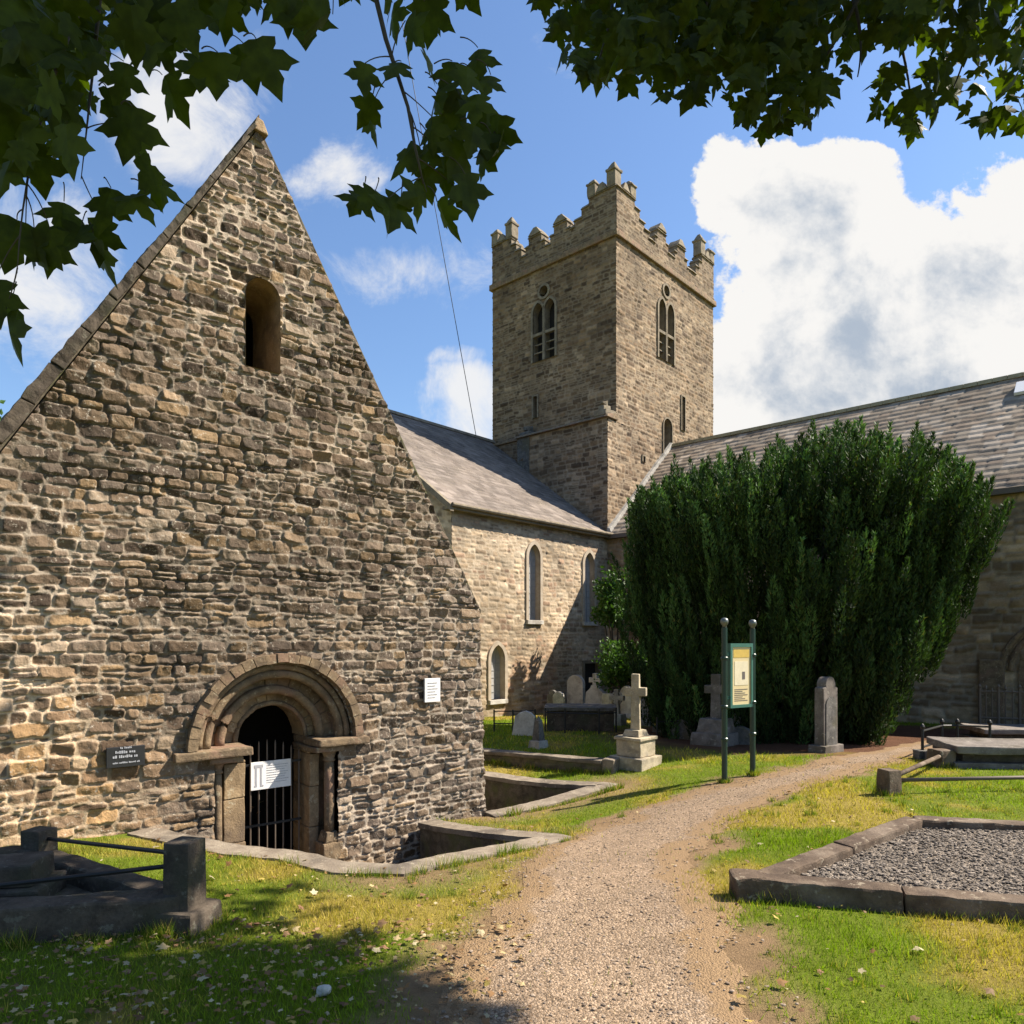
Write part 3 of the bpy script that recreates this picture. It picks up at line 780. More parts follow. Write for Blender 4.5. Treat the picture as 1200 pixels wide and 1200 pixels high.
# notice hung on the gate
def chun(px, n):
    r_ = (px - 600) / F; q = PR + n * ND; t = (q[0] - q[1] * r_) / (WD[0] - WD[1] * r_); return TA - t, q[1] - WD[1] * t
u0, Y0 = chun(294, -.30); u1, Y1 = chun(341, -.30)
z0 = EYE - (927 - HZ) / F * Y0; z1 = EYE - (894 - HZ) / F * Y0
pl = board('gate_notice', u0, u1, z0, z1, -.315, .015, M['white'], 'white rectangular notice with a figure and printed text hung on the iron gate', 'notice')
strips('print', pl, M['greyink'], [(u0 + .035, u0 + .13, z1 - .06, z1 - .03), (u0 + .045, u0 + .065, z0 + .05, z1 - .06), (u0 + .10, u0 + .12, z0 + .05, z1 - .06), (u0 + .035, u0 + .065, z0 + .035, z0 + .05), (u0 + .10, u0 + .135, z0 + .035, z0 + .05)]
       + [(u0 + .17, u1 - .03 - .02 * (k % 3), z1 - .05 - .026 * k, z1 - .044 - .026 * k) for k in range(8)], -.2998)

# retaining walls round the sunken yard
def retaining(name, pts, label, wid=.30, topo=.03):
    root = empty(name, (pts[0][0], pts[0][1], float(gz(*pts[0]))), 0, label, 'retaining wall')
    P = [Vector(p_) for p_ in pts]
    # resample
    R_ = []
    for a, c in zip(P, P[1:]):
        n = max(1, int((c - a).length / .12)); R_ += [a.lerp(c, k / n) for k in range(n)]
    R_.append(P[-1])
    mb = MB(); mc = MB()
    def offs(i, s_):
        d = (R_[min(i + 1, len(R_) - 1)] - R_[max(i - 1, 0)]).normalized(); return R_[i] + Vector((-d.y, d.x)) * s_
    for i in range(len(R_) - 1):
        a0, a1, c0, c1 = offs(i, -wid / 2), offs(i, wid / 2), offs(i + 1, -wid / 2), offs(i + 1, wid / 2)
        za, zc = float(gz(R_[i].x, R_[i].y)) + topo, float(gz(R_[i + 1].x, R_[i + 1].y)) + topo
        e = .03
        def sh(p_, q_): return p_ + (p_ - q_).normalized() * -e
        b0_, b1_, e0, e1 = sh(a0, a1), sh(a1, a0), sh(c0, c1), sh(c1, c0)
        mb.hexa([(b0_.x, b0_.y, FLOOR - .1), (e0.x, e0.y, FLOOR - .1), (e1.x, e1.y, FLOOR - .1), (b1_.x, b1_.y, FLOOR - .1),
                 (b0_.x, b0_.y, za - .06), (e0.x, e0.y, zc - .06), (e1.x, e1.y, zc - .06), (b1_.x, b1_.y, za - .06)])
        mc.hexa([(a0.x, a0.y, za - .058), (c0.x, c0.y, zc - .058), (c1.x, c1.y, zc - .058), (a1.x, a1.y, za - .058),
                 (a0.x, a0.y, za), (c0.x, c0.y, zc), (c1.x, c1.y, zc), (a1.x, a1.y, za)])
    for b_ in (mb, mc):
        bmesh.ops.remove_doubles(b_.bm, verts=b_.bm.verts, dist=1e-4)
    mb.build('wall', M['retain'], root, rough=.014, cuts=2, nscale=7); mc.build('coping', M['coping'], root, rough=.007, cuts=1, nscale=8)
retaining('retaining_wall', [tuple(B1), tuple(A0 + ax * .1), tuple(A1)], 'low stone retaining wall along the right side of the chapel, bending at a corner')
retaining('retaining_wall', [tuple(C0), tuple(D0), tuple(D1), tuple(D2), tuple(D3), tuple(D4), tuple(D5)], 'low stone retaining wall round the sunken yard before the chapel doorway', .26)

# ------------------------------------------------------------------ the church
CC = np.array([3.17, 24.0]); A_ = np.array([.672, .740]); N_ = np.array([.741, -.672])   # inner corner; A_ runs away, N_ runs to the right
church = empty('stone_church', (CC[0], CC[1], -.6), 0, 'large stone church with battlemented square tower and two slate roofed wings', 'church')
def LW(u, v, n): return (CC[0] - u * A_[0] + n * N_[0], CC[1] - u * A_[1] + n * N_[1], v)      # left wing's long wall, u towards the camera
def RW(u, v, n): return (CC[0] + u * N_[0] - n * A_[0], CC[1] + u * N_[1] - n * A_[1], v)      # right wing's long wall
def TL(q):   # tower's left face set back by q along A_, u to the left
    return lambda u, v, n: (CC[0] + q * A_[0] - u * N_[0] - n * A_[0], CC[1] + q * A_[1] - u * N_[1] - n * A_[1], v)
def TR(u, v, n): return (CC[0] + u * A_[0] + n * N_[0], CC[1] + u * A_[1] + n * N_[1], v)      # tower's right face, u away
PALL = [(.36, .27, .175), (.41, .315, .21), (.31, .23, .15), (.385, .29, .19), (.34, .25, .16), (.46, .37, .26), (.35, .235, .155)]
PALT = [(.165, .115, .072), (.20, .143, .09), (.125, .088, .057), (.235, .172, .11), (.145, .102, .066), (.29, .222, .15), (.18, .124, .075)]
PALR = [(.27, .19, .115), (.33, .24, .15), (.21, .15, .095), (.38, .28, .18), (.24, .175, .11)]
EZ = 5.25
def tintL(U, V):
    red = .55 * sstep(.55, .72, fbm(U * .9 + 3, V * .6, 71, 3))[..., None] * sstep(2.2, .6, V)[..., None]
    return (.78 + .45 * fbm(U * .7, V * .7, 72, 3)[..., None]) * (1 - red * np.array([.0, .25, .35]))
def tintT(U, V): return (.62 + .50 * fbm(U * .5, V * .35, 74, 4)[..., None]) * np.array([.97, .925, .88])
lw_ops = [Op(3.77, .26, 2.28, 4.12, 'point'), Op(1.05, .26, 2.28, 4.12, 'point'), Op(5.33, .28, .05, 1.15, 'point'), Op(.9, .40, -.7, .95, 'rect')]
stL = dict(pal=PALL, mort=(.48, .39, .28), rowh=(.08, .18), lens=(.06, .34), joint=.012, relief=(.004, .018), warp=.03, split=.25, round_=.025, mvis=.75, rgh=.015)
stT = dict(pal=PALT, mort=(.36, .30, .22), rowh=(.08, .19), lens=(.06, .34), joint=.011, relief=(.004, .028), warp=.03, split=.3, round_=.035, mvis=.6)
stR = dict(pal=PALR, mort=(.3, .26, .2), rowh=(.12, .28), lens=(.1, .5), joint=.014, relief=(.01, .04), warp=.06, split=.25, round_=.035, mvis=.6)
lwall = wall('wing_wall', LW, -.02, 7.05, -.9, EZ - .08, .03, 101, stL, M['church'], church, lw_ops, None, False, tintL)
for k, o_ in enumerate(lw_ops[:3]):
    w_ = surround(LW, o_, .11, -.02, .045, 'window', M['trim'], lwall)
    pane(LW, o_, -.16, 'pane', M['glasspane'], w_, .03)
    rv = reveal(LW, o_, .044, -.18, 'reveal', M['trim'], w_)
    mb = MB(LW)                                        # leaded lattice
    ow = o_.w; z0, z1 = o_.v0, o_.s + .4
    for i in range(1, 3): mb.box(o_.c - ow + 2 * ow * i / 3 - .008, o_.c - ow + 2 * ow * i / 3 + .008, z0, o_.s + .15, -.155, -.145)
    nz_ = int((z1 - z0) / .2)
    for i in range(1, nz_): mb.box(o_.c - ow, o_.c + ow, z0 + .2 * i - .006, z0 + .2 * i + .006, -.155, -.146) if z0 + .2 * i < o_.s + .1 else None
    mb.build('lattice', M['lead'], w_)
    mb = MB(LW); mb.box(o_.c - .36, o_.c + .36, o_.v0 - .12, o_.v0, -.17, .09); mb.build('sill', M['hs_pale'], w_, bevel=.01)
dr = pane(LW, lw_ops[3], -.15, 'door', M['wood'], lwall, .02); surround(LW, lw_ops[3], .10, -.16, .04, 'door_frame', M['towertrim'], dr)
# gable end of the left wing and its hidden far side
RIDGE_L = 9.35; WL = 5.6
wall('wing_gable', lambda u, v, h: TL(-7.05)(u, v, h), -.02, 2 * WL, -.9, RIDGE_L, .06, 103, stL, M['church'], church, (),
     lambda V: (np.where(V > EZ, WL * (V - EZ) / (RIDGE_L - EZ), 0.), np.where(V > EZ, 2 * WL - WL * (V - EZ) / (RIDGE_L - EZ), 2 * WL)))
wall('wing_wall', lambda u, v, h: LW(u, v, -2 * WL - h), -4, 7.05, -.9, EZ, .1, 104, stL, M['church'], church)
# slates as a height field
def slates(U, V, seed, rowh=.2, slw=.3, pal=None, amp=.022, wob=.01):
    r = np.random.default_rng(seed); v = V + wob * (fbm(U * .8, V * .8, 6, 3) - .5) * 4
    rw = np.floor(v / rowh).astype(int); fv = v / rowh - rw
    off = r.random(400)[rw % 400]; x = U / slw + off + .25 * (vnoise(U * 3, v * 3, 8) - .5); ci = np.floor(x).astype(int); fx = x - ci
    hid = (ci * 7919 + rw * 104729) % 5003; rv = r.random(5003); cidx = (r.random(5003) * len(pal)).astype(int)
    H = amp * (1 - fv) + .008 * rv[hid] + .006 * (fbm(U * 6, V * 6, 3, 3) - .5)
    edge = (fx < .05) | (fv < .08)
    H = H - .012 * (fx < .05)
    C = np.array(pal)[cidx[hid]] * (.75 + .5 * rv[(hid * 3) % 5003])[..., None] * np.where(edge, .76, 1)[..., None]
    return H, C * (.75 + .5 * fbm(U * .6, V * .6, 12, 4))[..., None]
def roof_fn(base, wid, rise, over=.18):
    L = math.hypot(wid, rise); cx, sx = wid / L, rise / L
    def fn(u, v, h):     # v up the slope from the eave
        n_in = v * cx - h * sx; z = EZ + v * sx + h * cx
        x, y, _ = base(u, 0, 0); return base(u, z, 0 - n_in) 
    return fn, L
lf, Ls = roof_fn(LW, WL, RIDGE_L - EZ)
lroof = wall('wing_roof', lf, -.45, 7.25, -.22, Ls + .02, .045, 111, dict(pal=[(.20, .165, .138), (.23, .19, .16), (.175, .142, .118), (.21, .172, .142)], rowh=.22, slw=.26), M['slate'], church, (), None, False, None, slates)
# far slope
mb = MB(LW); mb.hexa([(-4, RIDGE_L, -WL), (7.25, RIDGE_L, -WL), (7.25, EZ, -2 * WL - .2), (-4, EZ, -2 * WL - .2), (-4, RIDGE_L - .1, -WL), (7.25, RIDGE_L - .1, -WL), (7.25, EZ - .1, -2 * WL - .2), (-4, EZ - .1, -2 * WL - .2)])
mb.build('wing_roof', M['slate'], church)
# roof underside, eaves board, gutter, barge board, ridge
mb = MB(LW); mb.box(-.4, 7.28, EZ - .19, EZ - .10, -.1, .20); mb.tube([(-.2, EZ - .08, .24), (7.25, EZ - .08, .24)], .055, 8)
mb.build('gutter', M['towertrim'], lroof)
mb = MB(LW); a = (RIDGE_L - EZ) / WL
mb.hexa([(7.18, EZ - .25, .22), (7.30, EZ - .25, .22), (7.30, RIDGE_L - .1, -WL), (7.18, RIDGE_L - .1, -WL), (7.18, EZ - .08, .22), (7.30, EZ - .08, .22), (7.30, RIDGE_L + .07, -WL), (7.18, RIDGE_L + .07, -WL)])
mb.build('verge', M['towertrim'], lroof)
mb = MB(LW)
for k in range(22): mb.prism([(0, 0)], 0, 0) if False else mb.hexa([(k * .35 - .4, RIDGE_L - .04, -WL + .13), (k * .35 - .06, RIDGE_L - .04, -WL + .13), (k * .35 - .06, RIDGE_L - .04, -WL - .13), (k * .35 - .4, RIDGE_L - .04, -WL - .13), (k * .35 - .4, RIDGE_L + .09, -WL + .03), (k * .35 - .06, RIDGE_L + .09, -WL + .03), (k * .35 - .06, RIDGE_L + .09, -WL - .03), (k * .35 - .4, RIDGE_L + .09, -WL - .03)])
mb.build('ridge_tile', M['towertrim'], lroof)

# tower
TWL = 5.75; TWR = 7.0; Q = .5; ST = 15.4; LOW = 9.15
TLu = TL(Q); TLl = TL(0.0)
bel_l = [Op(2.86, .24, 12.3 - .35, 13.75, 'point'), Op(3.42, .24, 12.3 - .35, 13.75, 'point'), Op(3.14, .20, 0, 14.45, 'circle'), Op(3.55, .10, 9.9, 10.7, 'rect')]
bel_r = [Op(3.45, .24, 12.0, 13.85, 'point'), Op(4.05, .24, 12.0, 13.85, 'point'), Op(3.75, .20, 0, 14.6, 'circle'), Op(5.0, .12, 9.7, 11.0, 'rect'), Op(3.85, .30, 8.5, 9.6, 'round'), Op(2.2, .07, 8.0, 8.2, 'rect')]
tower = wall('tower', TLu, 0, TWL, LOW - .1, ST, .035, 201, stT, M['church'], church, bel_l, None, False, lambda U, V: tintT(U, V) * np.array([1.0, .96, .9]))
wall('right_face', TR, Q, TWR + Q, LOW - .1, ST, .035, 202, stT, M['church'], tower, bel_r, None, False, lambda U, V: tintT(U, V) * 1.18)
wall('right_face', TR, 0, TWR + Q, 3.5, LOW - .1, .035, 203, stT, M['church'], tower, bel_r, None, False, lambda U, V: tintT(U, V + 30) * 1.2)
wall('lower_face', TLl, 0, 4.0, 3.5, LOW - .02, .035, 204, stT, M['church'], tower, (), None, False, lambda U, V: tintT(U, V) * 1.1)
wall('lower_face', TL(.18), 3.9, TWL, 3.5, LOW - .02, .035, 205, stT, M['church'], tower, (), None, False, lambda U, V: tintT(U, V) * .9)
# far faces
mb = MB(TLu)
mb.poly([(TWL, 3.5, 0), (TWL, ST, 0), (TWL, ST, -TWR), (TWL, 3.5, -TWR)]); mb.poly([(0, 3.5, -TWR), (0, ST, -TWR), (TWL, ST, -TWR), (TWL, 3.5, -TWR)])
mb.poly([(0.05, ST - .05, 0), (TWL, ST - .05, 0), (TWL, ST - .05, -TWR), (0.05, ST - .05, -TWR)])
mb.build('far_face', M['towertrim'], tower)
# buttress coping on the lower stage
mb = MB(TLl); mb.hexa([(-.10, LOW - .06, .16), (4.05, LOW - .06, .16), (4.05, LOW - .06, -.55), (-.06, LOW - .06, -.55), (-.06, LOW + .04, .06), (4.05, LOW + .04, .06), (4.05, LOW + .20, -.52), (-.06, LOW + .2, -.52)])
mb.box(4.05, TWL + .05, LOW - .05, LOW + .06, -.52, -.10)
mb.build('offset_coping', M['arch'], tower, bevel=.02, rough=.01, cuts=1)
fin = MB(TLl); fin.box(-.05, .55, LOW + .03, LOW + .22, -.42, .10, .06, .0).box(.08, .40, LOW + .20, LOW + .40, -.3, .04, .04, .02).box(.14, .34, LOW + .38, LOW + .58, -.22, 0, .04, .08)
fin.build('pinnacle', M['towertrim'], tower, bevel=.03, rough=.015, cuts=2)
fin = MB(TLl); fin.box(3.35, 3.95, LOW + .02, LOW + .16, -.42, .05, .08, .0).box(3.48, 3.80, LOW + .15, LOW + .40, -.3, .02, .10, .06)
fin.build('pinnacle', M['hs_dark'], tower, bevel=.03, rough=.015, cuts=2)
mb = MB(TLl); mb.box(3.42, 3.98, 6.5, LOW - .05, -.1, .03); mb.build('lead_flashing', M['hs_dark'], tower, rough=.02, cuts=3)
# string course
mb = MB(TLu); mb.box(-.10, TWL + .10, ST - .10, ST + .12, -.1, .11); sc1 = mb.build('string_course', M['arch'], tower, bevel=.03, rough=.01, cuts=1)
mb = MB(TR); mb.box(Q - .0, Q + TWR + .1, ST - .097, ST + .117, -.1, .11); mb.build('string_course', M['arch'], tower, bevel=.03, rough=.01, cuts=1)
mb = MB(TLu); mb.box(-.05, TWL + .05, LOW + 6.0, LOW + 6.02, -.1, -.05)
mb.bm.free()
# stepped battlements of a face: list of (u0, u1, top)
def battlement(fn, W_, name, u00=0):
    prof = [(0, 1.12, 17.0), (1.12, 1.42, 16.75), (1.42, 1.75, 16.45), (1.75, 2.05, 16.25)]
    lowl = 16.05; c = W_ / 2
    ms = [(W_ * .43 - .1, .30), (W_ * .62, .30)]
    segs = list(prof) + [(W_ - b_, W_ - a, t) for a, b_, t in ((0, 1.0, 17.0), (1.0, 1.25, 16.7), (1.25, 1.5, 16.4))]
    for m_, h_ in ms: segs += [(m_ - h_, m_ + h_, 16.62), (m_ - h_ - .17, m_ - h_, 16.32), (m_ + h_, m_ + h_ + .17, 16.32)]
    def top(u):
        return max([t for a, b_, t in segs if a <= u <= b_] + [lowl])
    cuts_ = sorted({0, W_} | {x for a, b_, t in segs for x in (a, b_) if 0 <= x <= W_})
    out = [(cuts_[0], ST)]
    for a, b_ in zip(cuts_, cuts_[1:]):
        t = top((a + b_) / 2); out += [(a, t), (b_, t)]
    out.append((W_, ST))
    res = .04
    def lim_top(U, V): return None
    # masonry sheet cut by the profile, doubled for thickness
    def tp(u): return np.vectorize(top)(u)
    nu = int(W_ / res) + 2; uu = np.linspace(0, W_, nu)
    vv = np.linspace(ST + .05, 17.2, int((17.2 - ST) / res)); U, V = np.meshgrid(uu, vv)
    H, C = masonry(U, V, 300 + int(W_ * 10), **stT)
    ut = tp((uu[:-1] + uu[1:]) / 2); kp = ((V[:-1, :-1] + V[1:, 1:]) / 2) < ut[None, :]
    X, Y, Z = fn(U + u00, V, H + .02); Pp = np.stack([X, Y, Z], -1).reshape(-1, 3); q = grid_faces(nu, len(vv), kp)
    used = np.zeros(len(Pp), bool); used[q.ravel()] = True; mp = np.cumsum(used) - 1
    par = np_mesh(name, Pp[used], mp[q], M['church'], tower, (C * .95 * tintT(U, V)).reshape(-1, 3)[used])
    mb = MB(fn)
    for a, b_ in zip(cuts_, cuts_[1:]): mb.box(a + u00, b_ + u00, ST + .02, top((a + b_) / 2) - .01, -.36, .012)
    mb.build('parapet_core', M['towertrim'], par)
    mb = MB(fn)
    for a, b_ in zip(cuts_, cuts_[1:]):
        t = top((a + b_) / 2); mb.hexa([(a - .03 + u00, t - .01, .08), (b_ + .03 + u00, t - .01, .08), (b_ + .03 + u00, t - .01, -.42), (a - .03 + u00, t - .01, -.42), (a - .0 + u00, t + .10, .0), (b_ + u00, t + .10, .0), (b_ + u00, t + .10, -.34), (a + u00, t + .1, -.34)])
    for m_, h_ in ms:   # gabled cap on each merlon
        mb.hexa([(m_ - h_ + u00, 16.68, .09), (m_ + h_ + u00, 16.68, .09), (m_ + h_ + u00, 16.68, -.42), (m_ - h_ + u00, 16.68, -.42), (m_ - .08 + u00, 16.95, .05), (m_ + .08 + u00, 16.95, .05), (m_ + .08 + u00, 16.95, -.4), (m_ - .08 + u00, 16.95, -.4)])
    mb.build('parapet_coping', M['towertrim'], par, bevel=.02, rough=.02, cuts=1)
    return par
battlement(TLu, TWL, 'parapet'); battlement(TR, TWR, 'parapet', Q)
fnR = TR
def pinn(fn, u, z0, h, w=.17, n0=-.30, n1=.06, nm='pinnacle'):
    mb = MB(fn); mb.box(u - w, u + w, z0, z0 + h * .62, n0, n1).box(u - w - .04, u + w + .04, z0 + h * .60, z0 + h * .70, n0 - .03, n1 + .04, .02, 0)
    c = (n0 + n1) / 2
    mb.hexa([(u - w, z0 + h * .70, n0), (u + w, z0 + h * .70, n0), (u + w, z0 + h * .70, n1), (u - w, z0 + h * .70, n1), (u - .05, z0 + h, c - .05), (u + .05, z0 + h, c - .05), (u + .05, z0 + h, c + .05), (u - .05, z0 + h, c + .05)])
    mb.build(nm, M['towertrim'], tower, bevel=.02, rough=.02, cuts=1)
pinn(TLu, .17, 17.05, .85); pinn(TLu, 1.0, 17.05, .62); pinn(TR, Q + .98, 17.05, .6)
pinn(TLu, TWL - .15, 17.05, .65); pinn(TLu, TWL - .9, 17.05, .82)
pinn(TR, Q + TWR - .17, 17.05, .6); pinn(TR, Q + TWR - .95, 17.05, .85)
for fn, u in ((TLu, .58), (TLu, TWL - .5), (TR, Q + .55), (TR, Q + TWR - .55)):
    mb = MB(fn); mb.hexa([(u - .24, 17.05, .08), (u + .24, 17.05, .08), (u + .24, 17.05, -.4), (u - .24, 17.05, -.4), (u - .07, 17.33, .05), (u + .07, 17.33, .05), (u + .07, 17.33, -.38), (u - .07, 17.33, -.38)])
    mb.build('merlon', M['towertrim'], tower, bevel=.02, rough=.02, cuts=1)
mb = MB(TLu); mb.box(.3, TWL - .3, 17.0, 17.01, -TWR + .3, -TWR + .2); mb.bm.free()
for fn, W_, sg in ((lambda u, v, n: TLu(u, v, -TWR - n), TWL, 0), (lambda u, v, n: TR(u + Q, v, -TWL - n), TWR, 0)):   # far parapets
    mb = MB(fn); mb.box(0, W_, ST, 16.05, -.38, 0).box(0, .95, 16.05, 17.0, -.38, 0).box(W_ - .95, W_, 16.05, 17.0, -.38, 0).box(W_ * .38, W_ * .48, 16.05, 16.7, -.38, 0).box(W_ * .58, W_ * .68, 16.05, 16.7, -.38, 0)
    mb.build('far_parapet', M['towertrim'], tower)
for fn, ops, mt in ((TLu, bel_l, 1), (TR, bel_r, 1)):
    w0 = None
    for i, o_ in enumerate(ops):
        nm = 'belfry_window' if i < 3 else 'slit_window'
        f_ = surround(fn, o_, .09 if i < 3 else .05, -.02, .05, nm, M['towertrim'], tower)
        reveal(fn, o_, .049, -.3, 'reveal', M['towertrim'], f_, 0, o_.kind != 'circle')
        pane(fn, o_, -.28, 'opening', M['dark'], f_, .02)
        if i < 2:
            mb = MB(fn); z_ = o_.v0 + .1
            while z_ < o_.s + .2:
                mb.hexa([(o_.c - .23, z_, .0), (o_.c + .23, z_, .0), (o_.c + .23, z_ + .07, -.14), (o_.c - .23, z_ + .07, -.14), (o_.c - .23, z_ + .02, .0), (o_.c + .23, z_ + .02, .0), (o_.c + .23, z_ + .09, -.14), (o_.c - .23, z_ + .09, -.14)]) if False else None
                z_ += .2
            mb.bm.free()
            for a_, b_, n0_, n1_ in ((.95, 1.05, -.1, .035), (.34, .38, -.12, -.06), (.64, .68, -.12, -.06)):
                MB(fn).box(o_.c - .24, o_.c + .24, o_.v0 + a_, o_.v0 + b_, n0_, n1_).build('transom', M['towertrim'], f_)
# right wing
RZ = 8.9; WR = 4.05; LR = 19
door_r = Op(12.15, .75, -.5, 1.0, 'round')
rwall = wall('nave_wall', RW, 0, LR, -.9, EZ - .08, .04, 121, stR, M['church'], church, [door_r, Op(6, .3, 2.2, 4, 'point')], None, False, lambda U, V: (.7 + .6 * fbm(U * .5, V * .5, 77, 3)[..., None]))
f_ = surround(RW, door_r, .14, -.05, .05, 'doorway', M['arch'], rwall); pane(RW, door_r, -.4, 'door', M['wood'], f_, .02); reveal(RW, door_r, .05, -.42, 'reveal', M['towertrim'], f_)
for r_ in (.28, .45):
    mb = MB(RW); mb.tube([(12.15 + (.75 + r_) * math.cos(t), 1.0 + (.75 + r_) * math.sin(t), .04) for t in (math.pi * k / 24 for k in range(25))], .07, 8); mb.build('arch_moulding', M['arch'], f_)
mb = [MB(RW).box(a_, a_ + .5, -.9, 1.25, 0, .12).build('pilaster', M['arch'], rwall, bevel=.03, rough=.01, cuts=2) for a_ in (10.5, 13.3)]
f_ = surround(RW, Op(6, .3, 2.2, 4, 'point'), .1, -.02, .05, 'window', M['trim'], rwall); pane(RW, Op(6, .3, 2.2, 4, 'point'), -.16, 'pane', M['glasspane'], f_, .03)
rf, Lr = roof_fn(RW, WR, RZ - EZ)
rroof = wall('nave_roof', rf, .0, LR, -.2, Lr + .02, .05, 131, dict(pal=[(.30, .235, .17), (.36, .29, .215), (.25, .195, .14), (.44, .36, .275), (.28, .21, .15)], rowh=.24, slw=.34, amp=.022, wob=.035), M['slate'], church, (), None, False, None, slates)
mb = MB(RW); mb.hexa([(0, RZ, -WR), (LR, RZ, -WR), (LR, EZ, -2 * WR - .2), (0, EZ, -2 * WR - .2), (0, RZ - .1, -WR), (LR, RZ - .1, -WR), (LR, EZ - .1, -2 * WR - .2), (0, EZ - .1, -2 * WR - .2)]); mb.build('nave_roof', M['slate'], church)
mb = MB(RW)
for k in range(54): mb.hexa([(k * .35, RZ - .05, -WR + .14), (k * .35 + .34, RZ - .05, -WR + .14), (k * .35 + .34, RZ - .05, -WR - .14), (k * .35, RZ - .05, -WR - .14), (k * .35, RZ + .09, -WR + .04), (k * .35 + .34, RZ + .09, -WR + .04), (k * .35 + .34, RZ + .09, -WR - .04), (k * .35, RZ + .09, -WR - .04)])
mb.build('ridge_tile', stone('ridge_lichen', (.26, .2, .1), (.34, .27, .14), None, 4), rroof)
mb = MB(RW); mb.box(0, LR, EZ - .22, EZ - .09, -.1, .20); mb.build('gutter', M['rustiron'], rroof)
# white mortar fillet where the right roof meets the tower
mb = MB(RW); a = (RZ - EZ) / WR; mb.hexa([(0.0, EZ, .02), (.16, EZ, .02), (.16, RZ, -WR), (0, RZ, -WR), (0, EZ + .17, .02), (.1, EZ + .14, .02), (.1, RZ + .14, -WR), (0, RZ + .17, -WR)])
mb.build('mortar_fillet', M['hs_grey'], rroof, rough=.015, cuts=3)
mb = MB(lambda u, v, n: rf(u, v, n)); mb.box(10.75, 12.2, 4.3, 4.9, .03, .12); mb.build('skylight', M['white'], rroof, bevel=.01)

# ------------------------------------------------------------------ graves and memorials
def rot_frame(x, y, z, ang):
    c_, s_ = math.cos(ang), math.sin(ang)
    return lambda a, b_, h: (x + a * c_ - b_ * s_, y + a * s_ + b_ * c_, z + h)
CHA = math.atan2(N_[1], N_[0])     # stones stand parallel to the church
def head_outline(w, h, kind):
    w2 = w / 2
    if kind == 'round': return [(-w2, 0), (w2, 0), (w2, h - w2)] + [(w2 * math.cos(t), h - w2 + w2 * math.sin(t)) for t in (math.pi * k / 12 for k in range(1, 12))] + [(-w2, h - w2)]
    if kind == 'shoulder': 
        r_ = w * .34
        return [(-w2, 0), (w2, 0), (w2, h - r_ * 1.35), (r_, h - r_ * 1.2)] + [(r_ * math.cos(t), h - r_ + r_ * math.sin(t)) for t in (math.pi * k / 10 for k in range(11))] + [(-r_, h - r_ * 1.2), (-w2, h - r_ * 1.35)]
    if kind == 'point': return [(-w2, 0), (w2, 0), (w2, h * .78), (w2 * .55, h * .92), (0, h), (-w2 * .55, h * .92), (-w2, h * .78)]
    return [(-w2, 0), (w2, 0), (w2, h), (-w2, h)]
def headstone(px, py, w, h, kind, mat, label, th=.12, base=True, ang=None, tilt=0, group='headstones in the churchyard', name='headstone'):
    x, y, z = G(px, py); f = rot_frame(x, y, z - .04, CHA + .75 if ang is None else ang)
    root = empty(name, (x, y, z), 0, label, 'headstone', group)
    b_ = .16 if base else 0
    f2 = lambda a, c, e: f(a + tilt * e, c, e + b_)
    MB(f2).prism(head_outline(w, h, kind), -th / 2, th / 2).build('slab', mat, root, bevel=.012, rough=.006, cuts=2)
    if base: MB(f).box(-w / 2 - .08, w / 2 + .08, -th / 2 - .08, th / 2 + .08, -.15, b_ + .002, .015, .015).build('plinth', mat, root, bevel=.012, rough=.01, cuts=2)
    return root, f2
FRONT = math.radians(-36)
# tall stone right of the sign
r_, f = headstone(968, 881, .40, 1.12, 'shoulder', M['ledger'], 'tall grey headstone with shouldered top standing before the yew, right of the sign', .17, True, math.radians(35))
MB(f).prism(head_outline(.30, .80, 'round'), -.086, -.10).build('inscription_panel', M['hs_dark'], r_)
headstone(675, 836, .55, 1.02, 'round', M['hs_pale'], 'tall round topped pale headstone directly beneath the church wall shadow', .14, True, FRONT)
def gothic(px, py, h, mat, label):
    x, y, z = G(px, py); root = empty('memorial_cross', (x, y, z), 0, label, 'memorial cross', 'headstones in the churchyard'); f = rot_frame(x, y, z - .03, FRONT)
    MB(f).box(-.36, .36, -.15, .15, 0, h * .30, .04, .02).build('plinth', mat, root, bevel=.012, rough=.01, cuts=2)
    MB(f).prism([(-.30, h * .3), (.30, h * .3), (.28, h * .55), (.13, h * .66), (.10, h * .72), (-.10, h * .72), (-.13, h * .66), (-.28, h * .55)], -.08, .08).build('slab', mat, root, bevel=.01, rough=.006, cuts=1)
    MB(f).prism([(-.07, h * .72), (.07, h * .72), (.07, h * .79), (.19, h * .78), (.19, h * .9), (.07, h * .89), (.07, h), (-.07, h), (-.07, h * .89), (-.19, h * .9), (-.19, h * .78), (-.07, h * .79)], -.06, .06).build('cross', mat, root, bevel=.01, rough=.004, cuts=1)
gothic(698, 838, 1.22, M['hs_pale'], 'stone memorial with curved shoulders topped by a small cross, beside the tall round headstone')
headstone(735, 842, .36, .75, 'round', M['hs_pale'], 'narrow white headstone between the ringed cross and the stone cross', .1, True, FRONT)
headstone(766, 842, .46, .82, 'shoulder', M['hs_pale'], 'pale grey shouldered headstone just right of the stone cross', .12, True, FRONT)
headstone(612, 862, .42, .55, 'point', M['hs_pale'], 'leaning white pointed headstone beside the little dark obelisk', .10, False, math.radians(-10), .14)
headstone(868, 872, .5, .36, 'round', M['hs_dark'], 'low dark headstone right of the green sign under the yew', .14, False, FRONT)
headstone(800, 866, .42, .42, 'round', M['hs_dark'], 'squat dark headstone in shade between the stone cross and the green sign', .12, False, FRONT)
headstone(780, 858, .36, .55, 'point', M['hs_dark'], 'dark pointed headstone in shade behind and right of the stone cross', .12, True, FRONT)
